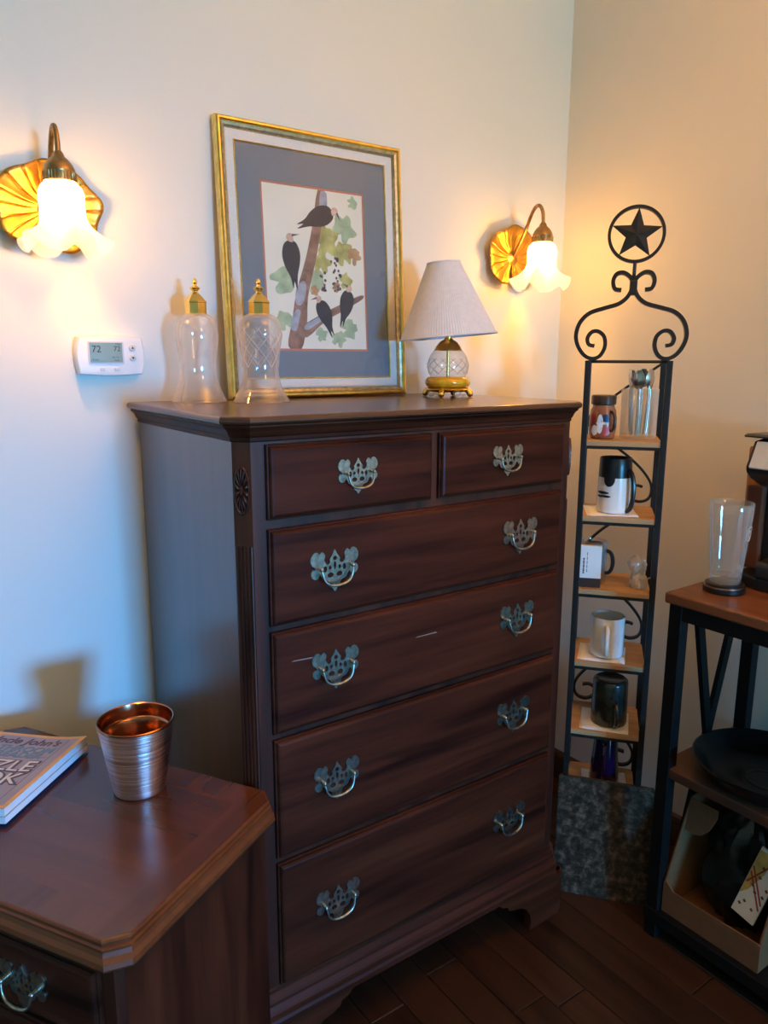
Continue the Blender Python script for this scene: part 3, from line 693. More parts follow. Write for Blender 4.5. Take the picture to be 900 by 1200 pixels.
# beading: a fine row of beads, too small to pick apart
g = G(); r_ = 0.0018
def bead_line(p, q):
    n = int((Vector(q) - Vector(p)).length / 0.0052)
    for i in range(n):
        c = Vector(p).lerp(Vector(q), (i + 0.5) / n)
        g.add([(c.x - r_, c.y, c.z), (c.x, c.y, c.z - r_), (c.x + r_, c.y, c.z), (c.x, c.y, c.z + r_), (c.x, c.y - r_, c.z)], [(0, 1, 4), (1, 2, 4), (2, 3, 4), (3, 0, 4)])
for i_ in (0.0125,):
    a, b, c, d = (-FW + i_, -0.019, i_), (FW - i_, -0.019, i_), (FW - i_, -0.019, FH - i_), (-FW + i_, -0.019, FH - i_)
    bead_line(a, b); bead_line(b, c); bead_line(c, d); bead_line(d, a)
o = g.build('beading', M['goldgrey'], fr); o['kind'] = 'stuff'
frame_ring('linen_liner', [(0.0232, -0.0090), (0.026, -0.0105), (0.044, -0.0085)], M['liner'], -FW, FW, 0, FH)
frame_ring('gold_fillet', [(0.044, -0.0088), (0.0455, -0.0115), (0.048, -0.0095), (0.048, -0.006)], M['gold'], -FW, FW, 0, FH)
PX0, PX1, PZ0, PZ1 = -0.146, 0.142, 0.112, 0.500
g = G(); g.rings([[(a, -0.0068, b) for a, b in ((-FW + 0.047, 0.047), (FW - 0.047, 0.047), (FW - 0.047, FH - 0.047), (-FW + 0.047, FH - 0.047))],
                  [(a, -0.0068, b) for a, b in ((PX0, PZ0), (PX1, PZ0), (PX1, PZ1), (PX0, PZ1))], [(a, -0.0058, b) for a, b in ((PX0, PZ0), (PX1, PZ0), (PX1, PZ1), (PX0, PZ1))]], True, False, False)
g.build('mat_board', M['mat'], fr)
g = G(); g.rings([[(a, -0.0056, b) for a, b in ((PX0 - 0.001, PZ0 - 0.001), (PX1 + 0.001, PZ0 - 0.001), (PX1 + 0.001, PZ1 + 0.001), (PX0 - 0.001, PZ1 + 0.001))],
                  [(a, -0.0056, b) for a, b in ((PX0 + 0.005, PZ0 + 0.005), (PX1 - 0.005, PZ0 + 0.005), (PX1 - 0.005, PZ1 - 0.005), (PX0 + 0.005, PZ1 - 0.005))]], True, False, False)
g.build('inner_mat', M['coral'], fr)
pr = G().box((PX0 + 0.001, -0.0050, PZ0 + 0.001), (PX1 - 0.001, -0.0042, PZ1 - 0.001)).build('print', M['print'], fr)
G().box((-FW + 0.02, -0.0035, 0.02), (FW - 0.02, -0.0005, FH - 0.02)).build('backing_board', M['card'], fr)
# the printed picture: flat shapes in u (0..1 left to right), v (0..1 bottom to top)
def uv(u, v, d=0): return (PX0 + 0.006 + (PX1 - PX0 - 0.012) * u, -0.00505 - d, PZ0 + 0.006 + (PZ1 - PZ0 - 0.012) * v)
def blob(pts, d, n=3):
    q = smooth_path([(p[0], p[1], 0) for p in pts], n, True); return [uv(p.x, p.y, d) for p in q]
def flat(name, polys, mat, d, n=3):
    for k_, p in enumerate(polys):
        q = blob(p, d + 0.000012 * k_, n); G().add(q, [tuple(range(len(q)))]).build(name, M[mat], pr, fix=False)
def band(p, ws):
    L, R = [], []
    for i, (x, y) in enumerate(p):
        a, b = p[max(i - 1, 0)], p[min(i + 1, len(p) - 1)]; tx, ty = b[0] - a[0], (b[1] - a[1]) * 1.35; l = math.hypot(tx, ty)
        nx, ny = -ty / l * ws[i], tx / l * ws[i] / 1.35
        L.append((x + nx, y + ny)); R.append((x - nx, y - ny))
    return L + R[::-1]
def leaf(cx, cy, s_, rot):
    pts = []
    rl = random.Random(int(cx * 1000 + cy * 77))
    for i in range(20):
        a = 2 * PI * i / 20; r = s_ * (0.86 + 0.12 * math.cos(5 * a) + rl.uniform(-0.16, 0.12)) * (0.55 if i == 10 else 1)
        pts.append((cx + r * math.cos(a + rot), cy + r * 0.74 * math.sin(a + rot)))
    return pts
flat('printed_leaf', [leaf(.16, .42, .13, .3), leaf(.80, .78, .14, 1.0), leaf(.47, .44, .12, .8), leaf(.15, .17, .10, 2.0), leaf(.82, .13, .10, .2), leaf(.70, .06, .08, 1.2), leaf(.52, .09, .07, .4), leaf(.90, .95, .06, 0.2)], 'leafa', 0.00010, 2)
flat('printed_leaf', [leaf(.60, .69, .15, .5), leaf(.55, .55, .11, 1.4), leaf(.78, .62, .12, 1.9), leaf(.80, .44, .08, .2)], 'leafb', 0.00016, 2)
flat('printed_leaf', [leaf(.90, .61, .08, .9), leaf(.47, .37, .05, .1), leaf(.70, .40, .05, .8)], 'leafc', 0.00022, 2)
flat('printed_branch', [band([(.24, -.0), (.30, .16), (.34, .34), (.44, .56), (.52, .78), (.58, .995)], [.065, .075, .06, .05, .045, .04])], 'bark', 0.00028, 3)
flat('printed_branch', [band([(.34, .10), (.55, .20), (.78, .28), (.97, .345)], [.05, .035, .03, .018])], 'bark', 0.00034, 3)
flat('printed_bark_patch', [band([(.30, .28), (.33, .36), (.36, .42)], [.03, .05, .02]), band([(.57, .80), (.59, .90), (.60, .99)], [.03, .04, .03]), band([(.24, .12), (.27, .2), (.30, .24)], [.03, .035, .02]), band([(.36, .13), (.46, .17), (.54, .2)], [.02, .025, .015])], 'barkgrey', 0.00040, 3)
# four plain dark perching birds (generic shapes)
def bird(cx, cy, s_, ang, flip=1):
    body = [(0, .50), (.22, .42), (.32, .12), (.27, -.2), (.14, -.55), (.06, -1.0), (.0, -.72), (-.07, -.95), (-.12, -.6), (-.26, -.3), (-.32, .05), (-.22, .38)]
    head = [(-.02, .46), (.12, .44), (.15, .58), (.08, .70), (-.05, .68), (-.10, .56)]
    beak = [(.10, .60), (.40, .66), (.11, .68)]
    def T(P): 
        c, s2 = math.cos(ang), math.sin(ang); return [(cx + s_ * (c * x * flip - s2 * y), cy + s_ * 0.74 * (s2 * x * flip + c * y)) for x, y in P]
    return T(body), T(head), T(beak)
bs = [bird(.25, .57, .28, .10), bird(.56, .84, .27, -1.15, 1), bird(.56, .23, .23, .38, -1), bird(.80, .30, .23, -.30, -1)]
flat('printed_bird', [b[0] for b in bs], 'birdblack', 0.00048, 3)
flat('printed_bird_head', [b[1] for b in bs], 'birdbuff', 0.00054, 3)
flat('printed_beak', [b[2] for b in bs], 'covergrey', 0.00060, 1)
rb = random.Random(3)
BERRIES = ([[(x + .012 * math.cos(k_ * PI / 3), y + .010 * math.sin(k_ * PI / 3)) for k_ in range(6)] for x, y in
     [(.70 + rb.uniform(-.05, .05), .50 + rb.uniform(-.13, .10)) for _ in range(26)] + [(.56 + rb.uniform(-.03, .03), .43 + rb.uniform(-.06, .06)) for _ in range(14)]])
g = G()
for p in BERRIES: q = blob(p, 0.00044, 1); g.add(q, [tuple(range(len(q)))])
o = g.build('printed_berries', M['covergrey'], pr, fix=False); o['kind'] = 'stuff'
G().box((-FW + 0.022, -0.0128, 0.022), (FW - 0.022, -0.0122, FH - 0.022)).build('glass_pane', M['pane'], fr)

# ------------------------------------------------------------------ two bell-shaped glass bottles
def gold_cap(parent, z):
    g = G()
    oct_ = lambda r, zz: [(r * math.cos(2 * PI * (j + .5) / 8 + .25), r * math.sin(2 * PI * (j + .5) / 8 + .25), z + zz) for j in range(8)]
    g.rings([oct_(0.0245, 0), oct_(0.0245, 0.003), oct_(0.0235, 0.0045), oct_(0.0235, 0.026), oct_(0.0245, 0.0275), oct_(0.0245, 0.030), oct_(0.0225, 0.032), oct_(0.0140, 0.042), oct_(0.0080, 0.047), oct_(0.0065, 0.050)])
    g.lathe([(0.0055, 0.048), (0.0055, 0.051), (0.0105, 0.055), (0.0115, 0.058), (0.0085, 0.0605), (0.0045, 0.063), (0.0040, 0.066), (0.0052, 0.069), (0.0048, 0.073), (0.0028, 0.077), (0.0005, 0.079)], 20, (0, 0, z), True, True)
    return g.build('gold_cap', M['brass'], parent, smooth=True, angle=25)
def bell(x, y, label, hs, prof):
    v = empty('glass_bottle', (x, y, CT + 0.001), 0, label, 'bottle', 'bell shaped glass bottles on the chest')
    pts = smooth_path([(r, 0, z * hs) for r, z in prof], 5)
    g = G(); g.lathe([(p.x, p.z) for p in pts], 56); b = g.build('glass_body', M['vaseglass'], v, smooth=True, angle=70)
    gold_cap(v, pts[-1].z - 0.004)
    return v, pts
P1 = [(0.0600, 0.0), (0.0540, 0.012), (0.0440, 0.035), (0.0385, 0.062), (0.0395, 0.090), (0.0430, 0.118), (0.0455, 0.143), (0.0430, 0.165), (0.0360, 0.180), (0.0245, 0.189)]
P2 = [(0.0630, 0.0), (0.0560, 0.012), (0.0450, 0.035), (0.0390, 0.065), (0.0400, 0.092), (0.0440, 0.120), (0.0480, 0.145), (0.0450, 0.166), (0.0370, 0.181), (0.0245, 0.189)]
bell(0.066, 0.447, 'plain bell shaped glass bottle with gold octagonal cap, on the chest nearest the thermostat', 1.0, P1)
v2, pp = bell(0.181, 0.372, 'bell shaped glass bottle with cut lattice pattern standing in front of the frame', 1.0, P2)
# cut lattice: crossing grooves over the belly
g = G()
def rad_at(z):
    for a, b in zip(pp[:-1], pp[1:]):
        if a.z <= z <= b.z: return a.x + (b.x - a.x) * (z - a.z) / max(1e-6, b.z - a.z)
    return pp[-1].x
for k in range(9):
    for s_ in (-1, 1):
        path = []
        for i in range(15):
            z = 0.075 + 0.085 * i / 14; a = 2 * PI * k / 9 + s_ * (i / 14) * 1.5; r = rad_at(z) + 0.0004
            path.append((r * math.cos(a), r * math.sin(a), z))
        g.tube(path, 0.0009, 5)
g.build('cut_lattice', M['cutline'], v2, smooth=True)

# ------------------------------------------------------------------ table lamp with pleated shade
LXp, LYp = 0.683, 0.334
lp = empty('table_lamp', (LXp + 0.004, LYp, CT + 0.0002), math.radians(-10), 'unlit crystal table lamp with pleated white shade at the end of the chest top', 'lamp')
g = G()
for k in range(4):
    a = PI / 4 + k * PI / 2
    pts = smooth_path([(0.030 * math.cos(a), 0.030 * math.sin(a), 0.020), (0.052 * math.cos(a), 0.052 * math.sin(a), 0.019), (0.062 * math.cos(a), 0.062 * math.sin(a), 0.010)], 4)
    g.tube(pts, [0.006 + 0.003 * i / (len(pts) - 1) for i in range(len(pts))], 10)
    g.ball((0.062 * math.cos(a), 0.062 * math.sin(a), 0.0085), 0.0085, 14, 8)
g.lathe([(0.036, 0.012), (0.052, 0.014), (0.058, 0.019), (0.054, 0.024), (0.040, 0.026)], 40, cap0=True, cap1=True)
g.build('scrolled_base', M['brass'], lp, smooth=True, angle=60)
for k in range(4):
    a = k * PI / 2; g = G(); g.ball((0.050 * math.cos(a), 0.050 * math.sin(a), 0.0102), 0.0098, 14, 8); g.build('glass_bead', M['clear'], lp, smooth=True)
g = G(); g.lathe([(0.045, 0.026), (0.056, 0.028), (0.0600, 0.036), (0.0590, 0.044), (0.053, 0.051), (0.047, 0.053)], 64, mod=lambda r, z_, a: (r + 0.0012 * math.sin(16 * a + z_ * 300), z_), cap0=True, cap1=True)
o = g.build('amber_ring', M['amber'], lp, smooth=True, angle=60); o['label'] = 'bright amber gold ring under the crystal body'
body = [(0.047, 0.053), (0.052, 0.062), (0.0545, 0.076), (0.0535, 0.092), (0.049, 0.107), (0.040, 0.119), (0.034, 0.124)]
g = G(); g.lathe(body, 56); cb_ = g.build('crystal_body', M['clear'], lp, smooth=True, angle=70)
g = G()
for k in range(12):
    for s_ in (-1, 1):
        path = []
        for i in range(9):
            z = 0.060 + 0.040 * i / 8; a = 2 * PI * k / 12 + s_ * i / 8 * 0.9
            rr_ = 0.0505 + 0.0045 * math.sin(PI * i / 8)
            path.append((rr_ * math.cos(a), rr_ * math.sin(a), z))
        g.tube(path, 0.0008, 5)
g.build('cut_pattern', M['cutline'], cb_, smooth=True)
g = G(); g.tube([(0, 0, 0.05), (0, 0, 0.125)], 0.0045, 12); g.build('stem', M['brass'], lp, smooth=True)
g = G(); g.lathe([(0.0365, 0.120), (0.0375, 0.123), (0.0350, 0.126), (0.0330, 0.131), (0.0230, 0.143), (0.0120, 0.150), (0.0090, 0.153), (0.0090, 0.158), (0.0110, 0.160), (0.0110, 0.182), (0.006, 0.184)], 40, cap0=True, cap1=True)
g.build('brass_cap', M['brass'], lp, smooth=True, angle=40)
lp.scale = (0.955, 0.955, 0.955)
sh = empty('lamp_shade', (0, 0, 0.155)); sh.parent = lp
sh.rotation_euler = (0, math.radians(-5.0), math.radians(-25)) 
NP = 110
def pleat(r, z_, a): return r + 0.0007 * math.cos(NP * a), z_
g = G(); g.lathe([(0.128, 0.000), (0.121, 0.016), (0.0425, 0.190)], NP * 4, mod=pleat)
pc = g.build('pleated_cover', M['shadecloth'], sh, smooth=True, angle=80)
for r, z_ in ((0.1285, 0.002), (0.0425, 0.190)):
    g = G(); g.tube([(r * math.cos(2 * PI * i / 48), r * math.sin(2 * PI * i / 48), z_) for i in range(49)], 0.0022, 8, False); g.build('rim_trim', M['shadecloth'], sh, smooth=True)
g = G()
for k in range(3): a = k * 2 * PI / 3; g.tube([(0, 0, 0.168), (0.0425 * math.cos(a), 0.0425 * math.sin(a), 0.188)], 0.0012, 6)
g.tube([(0, 0, 0.0), (0, 0, 0.168)], 0.0035, 8)
g.build('harp', M['brass'], sh, smooth=True)

# ------------------------------------------------------------------ wrought iron shelf tower in the corner
TA = math.atan2(-0.774, 0.633)
TX, TY = 0.903 + 0.633 * 0.081, 0.049 - 0.774 * 0.081
tw = empty('shelf_tower', (TX, TY, 0), TA, 'tall black iron six shelf tower with scrolled top and star in the corner', 'shelf')
SZ = [1.232, 1.042, 0.852, 0.656, 0.464, 0.272]
HW, TD, PB = 0.0930, 0.188, 0.0145
for px in (-HW, HW):
    for py in (0.0, TD - PB):
        G().box((px - PB / 2, py, 0), (px + PB / 2, py + PB, 1.425)).build('post', M['iron'], tw, bevel=0.0015)
for z in SZ:
    b = G().box((-HW + 0.004, 0.003, z - 0.013), (HW - 0.004, TD - 0.003, z)).build('shelf_board', M['shelfwood'], tw, bevel=0.0015)
    g = G(); x_ = HW - PB / 2
    g.box((-x_, 0.001, z - 0.020), (x_, 0.007, z - 0.0132)); g.box((-x_, TD - 0.007, z - 0.020), (x_, TD - 0.001, z - 0.0132))
    g.build('shelf_rail', M['iron'], b)
g = G(); g.tube([(-HW, 0.007, 1.4225), (HW, 0.007, 1.4225)], 0.0035, 8); g.build('crossbar', M['iron'], tw, smooth=True)
g = G(); g.tube([(-HW, TD - 0.007, 1.4225), (HW, TD - 0.007, 1.4225)], 0.0035, 8); g.build('crossbar', M['iron'], tw, smooth=True)
def flatbar(name, pts, w_=0.005, h_=0.016, y=0.007, n=5):
    p = smooth_path([(a, y, b) for a, b in pts], n); return G().tube(p, 0, flat=(w_, h_, (0, 1, 0))).build(name, M['iron'], tw)
RS = [(0.1603, 1.4594), (0.1736, 1.463), (0.1775, 1.4775), (0.168, 1.492), (0.1529, 1.4932), (0.1387, 1.4803), (0.1363, 1.4568), (0.1469, 1.4359), (0.165, 1.4296), (0.1844, 1.4386), (0.2001, 1.4619), (0.2046, 1.4877), (0.196, 1.5159), (0.1747, 1.5366),
      (0.1416, 1.5473), (0.1108, 1.5565), (0.0922, 1.5712), (0.0835, 1.5893), (0.0825, 1.6047), (0.0885, 1.6172), (0.1036, 1.6269), (0.1188, 1.624), (0.1258, 1.6087), (0.121, 1.591), (0.1062, 1.5878)]
for s_ in (1, -1):
    flatbar('scroll', [((u - 0.0797) * s_, z) for u, z in RS], 0.0088, 0.024, 0.012)
g = G(); g.box((-0.0085, -0.002, 1.576), (0.0085, 0.026, 1.608)); g.build('collar', M['iron'], tw, bevel=0.002)
G().tube([(0, 0.010, 1.60), (0.0, 0.009, 1.652)], 0.0042, 8).build('star_stem', M['iron'], tw, smooth=True)
g = G(); RC = (-0.0005, 0.007, 1.7115); RR = 0.0605
rg = []
for i in range(56):
    a = 2 * PI * i / 56; c, s_ = math.cos(a), math.sin(a)
    rg.append([(RC[0] + r * c, RC[1] + y, RC[2] + r * s_) for r, y in ((RR - 0.0035, -0.007), (RR + 0.0035, -0.007), (RR + 0.0035, 0.007), (RR - 0.0035, 0.007))])
rg.append(rg[0]); g.rings(rg, True, False, False); g.build('star_ring', M['iron'], tw, smooth=True, angle=40)
st = [(RC[0] + (0.0585 if i % 2 == 0 else 0.0245) * math.sin(PI * i / 5 + 0.05), RC[2] + (0.0585 if i % 2 == 0 else 0.0245) * math.cos(PI * i / 5 + 0.05)) for i in range(10)]
g = G(); g.rings([[(p[0], RC[1] + 0.002, p[1]) for p in st], [(p[0], RC[1] - 0.002, p[1]) for p in st], [(RC[0] + (p[0] - RC[0]) * 0.03, RC[1] - 0.0045, RC[2] + (p[1] - RC[2]) * 0.03) for p in st]]); g.build('star', M['iron'], tw)
# scrolling braces along the back, alternating sides
def back_scroll(z0, z1, sgn):
    h = z1 - z0; pts = [(-0.078, 1.0), (-0.040, 0.99), (-0.005, 0.90), (0.045, 0.66), (0.078, 0.42), (0.085, 0.24), (0.076, 0.11), (0.052, 0.07), (0.032, 0.14), (0.030, 0.27), (0.045, 0.33), (0.062, 0.31)]
    return flatbar('back_scroll', [(x_ * sgn, z0 + h * t) for x_, t in pts], 0.0062, 0.012, TD - 0.008)
flatbar('back_brace', [(HW - 0.006, 1.416), (0.0, 1.352), (-HW + 0.02, 1.292), (-HW + 0.008, 1.262), (-HW + 0.02, 1.238)], 0.0062, 0.012, TD - 0.008)
for i in range(5): back_scroll(SZ[i + 1] + 0.001, SZ[i] - 0.021, 1 if i in (0, 2, 4) else -1)

def on_tower(name, lx, ly, z, label, cat, group=None, rz=0.0):
    o = empty(name, (TX + math.cos(TA) * lx - math.sin(TA) * ly, TY + math.sin(TA) * lx + math.cos(TA) * ly, z), TA + rz, label, cat, group); return o
def tower_mesh(o, lx, ly, z, rz=0.0):
    o.location = (TX + math.cos(TA) * lx - math.sin(TA) * ly, TY + math.sin(TA) * lx + math.cos(TA) * ly, z); o.rotation_euler = (0, 0, TA + rz); return o
E_ = 0.0004
# top shelf: handled jar, canister of spoons
j = on_tower('jar_mug', -0.0505, 0.070, SZ[0] + E_, 'amber jar mug with dark lid and painted front on the top shelf', 'jar')
g = G(); g.lathe([(0.001, 0), (0.027, 0), (0.031, 0.004), (0.0335, 0.020), (0.0335, 0.052), (0.031, 0.070), (0.0265, 0.080), (0.0260, 0.086)], 40, cap0=True); g.build('body', M['rusty'], j, smooth=True, angle=60)
g = G(); g.lathe([(0.027, 0.084), (0.0295, 0.086), (0.0300, 0.104), (0.0280, 0.108), (0.001, 0.109)], 40, cap0=True, mod=lambda r, z_, a: (r + (0.0006 * math.cos(30 * a) if 0.084 < z_ < 0.105 else 0), z_)); g.build('lid', M['lidbrown'], j, smooth=True, angle=40)
g = G(); g.tube(handle_loop((0, 0, 0), 0.032, -0.95, 0.020, 0.068, 0.020), 0.0035, 8); g.build('handle', M['lidbrown'], j, smooth=True)
def decal(parent, r, a0, z0, rx, rz_, mat, name='painted_patch', off=0.0008):
    g = G(); n = 20; pts = []
    for i in range(n): t = 2 * PI * i / n; pts.append((a0 + rx / r * math.cos(t), z0 + rz_ * math.sin(t)))
    def rr_(z): return r + off
    g.add([(rr_(z) * math.cos(a), rr_(z) * math.sin(a), z) for a, z in pts] + [(rr_(z0) * math.cos(a0), rr_(z0) * math.sin(a0), z0)], [(i, (i + 1) % n, n) for i in range(n)])
    return g.build(name, mat, parent, smooth=True, fix=True)
FA = -PI / 2 - 0.2
decal(j, 0.0335, FA, 0.038, 0.0075, 0.024, M['ceramic']); decal(j, 0.0335, FA + 0.38, 0.050, 0.011, 0.012, M['navy']); decal(j, 0.0335, FA + 0.40, 0.020, 0.013, 0.011, M['red']); decal(j, 0.0335, FA - 0.40, 0.022, 0.009, 0.013, M['ceramic'])
decal(j, 0.0335, FA + 0.18, 0.040, 0.016, 0.003, M['ceramic'], off=0.0014); decal(j, 0.0335, FA - 0.55, 0.048, 0.007, 0.014, M['red'])
cn = on_tower('canister', 0.036, 0.095, SZ[0] + E_, 'clear canister full of spoons on the top shelf', 'canister')
g = G(); g.lathe([(0.001, 0.0), (0.042, 0.0), (0.044, 0.003), (0.0445, 0.010), (0.0450, 0.118), (0.0458, 0.122), (0.0448, 0.1235), (0.0435, 0.121), (0.043, 0.010), (0.001, 0.005)], 44, cap0=True); g.build('glass_wall', M['clear'], cn, smooth=True, angle=50)
spoon = None
for k in range(7):
    a = 2 * PI * k / 6 + 0.3; r0 = 0.0195 if k < 6 else 0.0; az = a
    if spoon is None:
        g = G(); g.tube([(0, 0, 0.0), (0, 0, 0.03), (0, 0.001, 0.075), (0, 0.003, 0.105)], [0.0042, 0.0036, 0.0022, 0.0026], 8)
        pts = []
        for i in range(7):
            t = i / 6; w_ = 0.0145 * math.sin(PI * min(1, 0.12 + 0.80 * t)) ** 0.7
            pts.append([(w_ * x_, 0.003 + 0.006 * (x_ * x_ - 1) * math.sin(PI * t) * 0.8 + off, 0.102 + 0.040 * t) for x_, off in ((-1, 0), (-.5, 0), (0, 0), (.5, 0), (1, 0), (.5, 0.0012), (0, 0.0012), (-.5, 0.0012))])
        g.rings(pts)
        o = g.build('spoon', M['spoon'], None, smooth=True, angle=60); spoon = o
    else:
        o = spoon.copy(); COL.objects.link(o)
    lx, ly = 0.036 + r0 * math.cos(a), 0.095 + r0 * math.sin(a)
    tower_mesh(o, lx, ly, SZ[0] + 0.008 + 0.003 * (k % 2), az); o.scale = (1, 1, 1.14)
    o.rotation_euler = (Matrix.Rotation(TA, 3, 'Z') @ Matrix.Rotation(0.075 if k < 6 else 0.0, 3, Vector((-math.sin(a), math.cos(a), 0))) @ Matrix.Rotation(a + PI / 2, 3, 'Z')).to_euler()
    tag(o, 'steel spoon standing handle-down in the clear canister', 'spoon', 'spoons in the canister')
# second shelf: black and white insulated mug on a napkin
def napkin(lx, ly, z, w_, d_, rz, label):
    g = G(); n = 6; f = []
    rn = random.Random(int(z * 1000))
    rows = [[(-w_ / 2 + w_ * i / n, -d_ / 2 + d_ * k_ / n, 0.0006 + rn.uniform(0, 0.0006)) for i in range(n + 1)] for k_ in range(n + 1)]
    vs = [p for r in rows for p in r]; m_ = n + 1
    g.add(vs, [(k_ * m_ + i, k_ * m_ + i + 1, (k_ + 1) * m_ + i + 1, (k_ + 1) * m_ + i) for k_ in range(n) for i in range(n)])
    o = g.build('paper_napkin', M['paper'], None, smooth=True); so = o.modifiers.new('solid', 'SOLIDIFY'); so.thickness = 0.0008; so.offset = -1
    tower_mesh(o, lx, ly, z + 0.0006, rz); tag(o, label, 'napkin', 'square paper napkins under the mugs'); return o
napkin(-0.020, 0.085, SZ[1], 0.125, 0.14, 0.10, 'white paper napkin under the black and white mug')
NK = 0.0028
m = on_tower('travel_mug', -0.012, 0.080, SZ[1] + NK, 'tall white and black mug with dark side handle on the second shelf', 'mug', rz=0.0)
g = G(); g.lathe([(0.001, 0), (0.040, 0), (0.0425, 0.003), (0.0425, 0.010), (0.0415, 0.060), (0.0405, 0.094)], 44, cap0=True); g.build('lower_body', M['ceramic'], m, smooth=True, angle=50)
g = G(); g.lathe([(0.0408, 0.090), (0.0405, 0.110), (0.0398, 0.136), (0.0385, 0.139), (0.0368, 0.136), (0.036, 0.020), (0.001, 0.018)], 44); g.build('upper_body', M['blackplastic'], m, smooth=True, angle=50)
decal(m, 0.0413, -PI / 2 - 0.35, 0.088, 0.014, 0.020, M['blackplastic'], 'dark_swoosh', 0.0012); decal(m, 0.0418, -PI / 2 - 0.75, 0.052, 0.018, 0.0035, M['blackplastic'], 'dark_swoosh', 0.0012); decal(m, 0.0418, -PI / 2 - 0.55, 0.043, 0.014, 0.003, M['blackplastic'], 'dark_swoosh', 0.0012); decal(m, 0.0418, -PI / 2 - 0.95, 0.042, 0.010, 0.003, M['blackplastic'], 'dark_swoosh', 0.0012)
g = G(); g.tube(handle_loop((0, 0, 0), 0.041, -PI / 2 + 0.85, 0.006, 0.110, 0.022), 0.006, 10)
g.build('handle', M['blackplastic'], m, smooth=True)
# third shelf: glass mug with a white card, plastic wrapped item
m = on_tower('glass_mug', -0.052, 0.078, SZ[2] + E_, 'brown filled glass mug with a white card leaning in front, third shelf', 'mug')
g = G(); g.lathe([(0.001, 0), (0.030, 0), (0.0325, 0.004), (0.0325, 0.108), (0.0335, 0.111), (0.0315, 0.112), (0.0308, 0.108), (0.030, 0.010), (0.001, 0.008)], 40, cap0=True); g.build('glass_wall', M['clear'], m, smooth=True, angle=50)
g = G(); g.lathe([(0.001, 0.0095), (0.0285, 0.0095), (0.0290, 0.030), (0.0285, 0.098), (0.020, 0.106), (0.001, 0.109)], 32, cap0=True); g.build('contents', M['granola'], m, smooth=True, angle=50)
g = G(); g.tube(handle_loop((0, 0, 0), 0.032, -0.25, 0.028, 0.088, 0.020), 0.005, 10); g.build('handle', M['blackplastic'], m, smooth=True)
cbx = empty('card', (0, 0, 0), 0, 'white printed card box propped against the glass mug on the third shelf', 'box')
tower_mesh(cbx, -0.0595, 0.022, SZ[2] + 0.0006, 0.06)
b = G().box((-0.026, 0, 0.024), (0.026, 0.016, 0.109)).build('box_body', M['paper'], cbx, bevel=0.001)
bs_ = G().box((-0.0262, 0.0, 0.0), (0.0262, 0.0162, 0.0238)).build('box_base', M['lidbrown'], cbx, bevel=0.001); bs_['label'] = 'dark brown lower band of the card box'
g = G()
for i in range(8):
    z_ = 0.036 + i * 0.0052; g.box((-0.0195, -0.0004, z_), (-0.0155, 0.0002, z_ + 0.0035 + 0.001 * (i % 2)))
for i in range(5):
    z_ = 0.040 + i * 0.011; g.box((-0.010, -0.0004, z_), (-0.0085, 0.0002, z_ + 0.008))
g.build('small_print', M['navy'], cbx)
pw = empty('plastic_wrap_roll', (0, 0, 0), 0, 'crumpled clear white plastic wrapped cup at the end of the third shelf', 'wrapper')
tower_mesh(pw, 0.062, 0.055, SZ[2] + E_, 0.2)
g = G(); rn = random.Random(11); rg = []
for i in range(13):
    t = i / 12; rr_ = (0.020, 0.0225, 0.0235, 0.023, 0.0205, 0.0185, 0.018, 0.021, 0.024, 0.0245, 0.022, 0.015, 0.004)[i]
    rg.append([((rr_ + rn.uniform(-0.0022, 0.0022)) * math.cos(2 * PI * q / 18) - 0.010 * t, (rr_ + rn.uniform(-0.0022, 0.0022)) * math.sin(2 * PI * q / 18), 0.085 * t) for q in range(18)])
g.rings(rg); g.build('film', M['plasticfilm'], pw)
g = G(); g.lathe([(0.001, 0.001), (0.015, 0.001), (0.0165, 0.022), (0.0165, 0.032), (0.013, 0.034), (0.013, 0.075), (0.001, 0.077)], 24, cap0=True); g.build('wrapped_cup', M['ceramic'], pw, smooth=True, angle=40)
g = G(); g.add([(0.018, -0.012, 0.030), (0.036, -0.020, 0.040), (0.033, -0.010, 0.030), (0.020, 0.0, 0.022)], [(0, 1, 2, 3)]); g.build('loose_tail', M['plasticfilm'], pw, fix=False)
# fourth shelf: white mug on a napkin
napkin(-0.018, 0.075, SZ[3], 0.120, 0.125, -0.05, 'white paper napkin under the white mug')
def mug(name, lx, ly, z, r, h, mat, inner, hdir, label, rz=0, flip=False, taper=0.0, hh=(0.2, 0.85), hr=0.0055, hdepth=0.028):
    m = on_tower(name, lx, ly, z, label, 'mug', rz=rz)
    rb_, rt_ = r * (1 + taper), r * (1 - taper)
    g = G()
    if not flip:
        g.lathe([(0.001, 0), (rb_ * .86, 0), (rb_ * .97, 0.003), (rb_, 0.010), (rt_, h - 0.003), (rt_ - 0.001, h), (rt_ - 0.003, h - 0.001), (rb_ - 0.0045, 0.012), (rb_ * .8, 0.007), (0.001, 0.006)], 44, cap0=True)
    else:
        g.lathe([(rb_ - 0.003, 0.001), (rb_ - 0.001, 0), (rb_, 0.003), (rt_, h - 0.010), (rt_ * .96, h - 0.004), (rt_ * .86, h - 0.001), (rt_ * .82, h), (rt_ * .76, h - 0.002), (0.001, h - 0.002)], 44)
    g.build('body', mat, m, smooth=True, angle=45)
    g = G(); g.tube(handle_loop((0, 0, 0), r - 0.002, hdir, h * hh[0], h * hh[1], hdepth), hr, 10); g.build('handle', mat, m, smooth=True)
    return m
mg = mug('white_mug', -0.007, 0.070, SZ[3] + NK, 0.0440, 0.108, M['ceramic'], None, -PI / 2 - 0.02, 'plain white ceramic mug with handle facing out on the fourth shelf', hh=(0.12, 0.82), hr=0.0062)
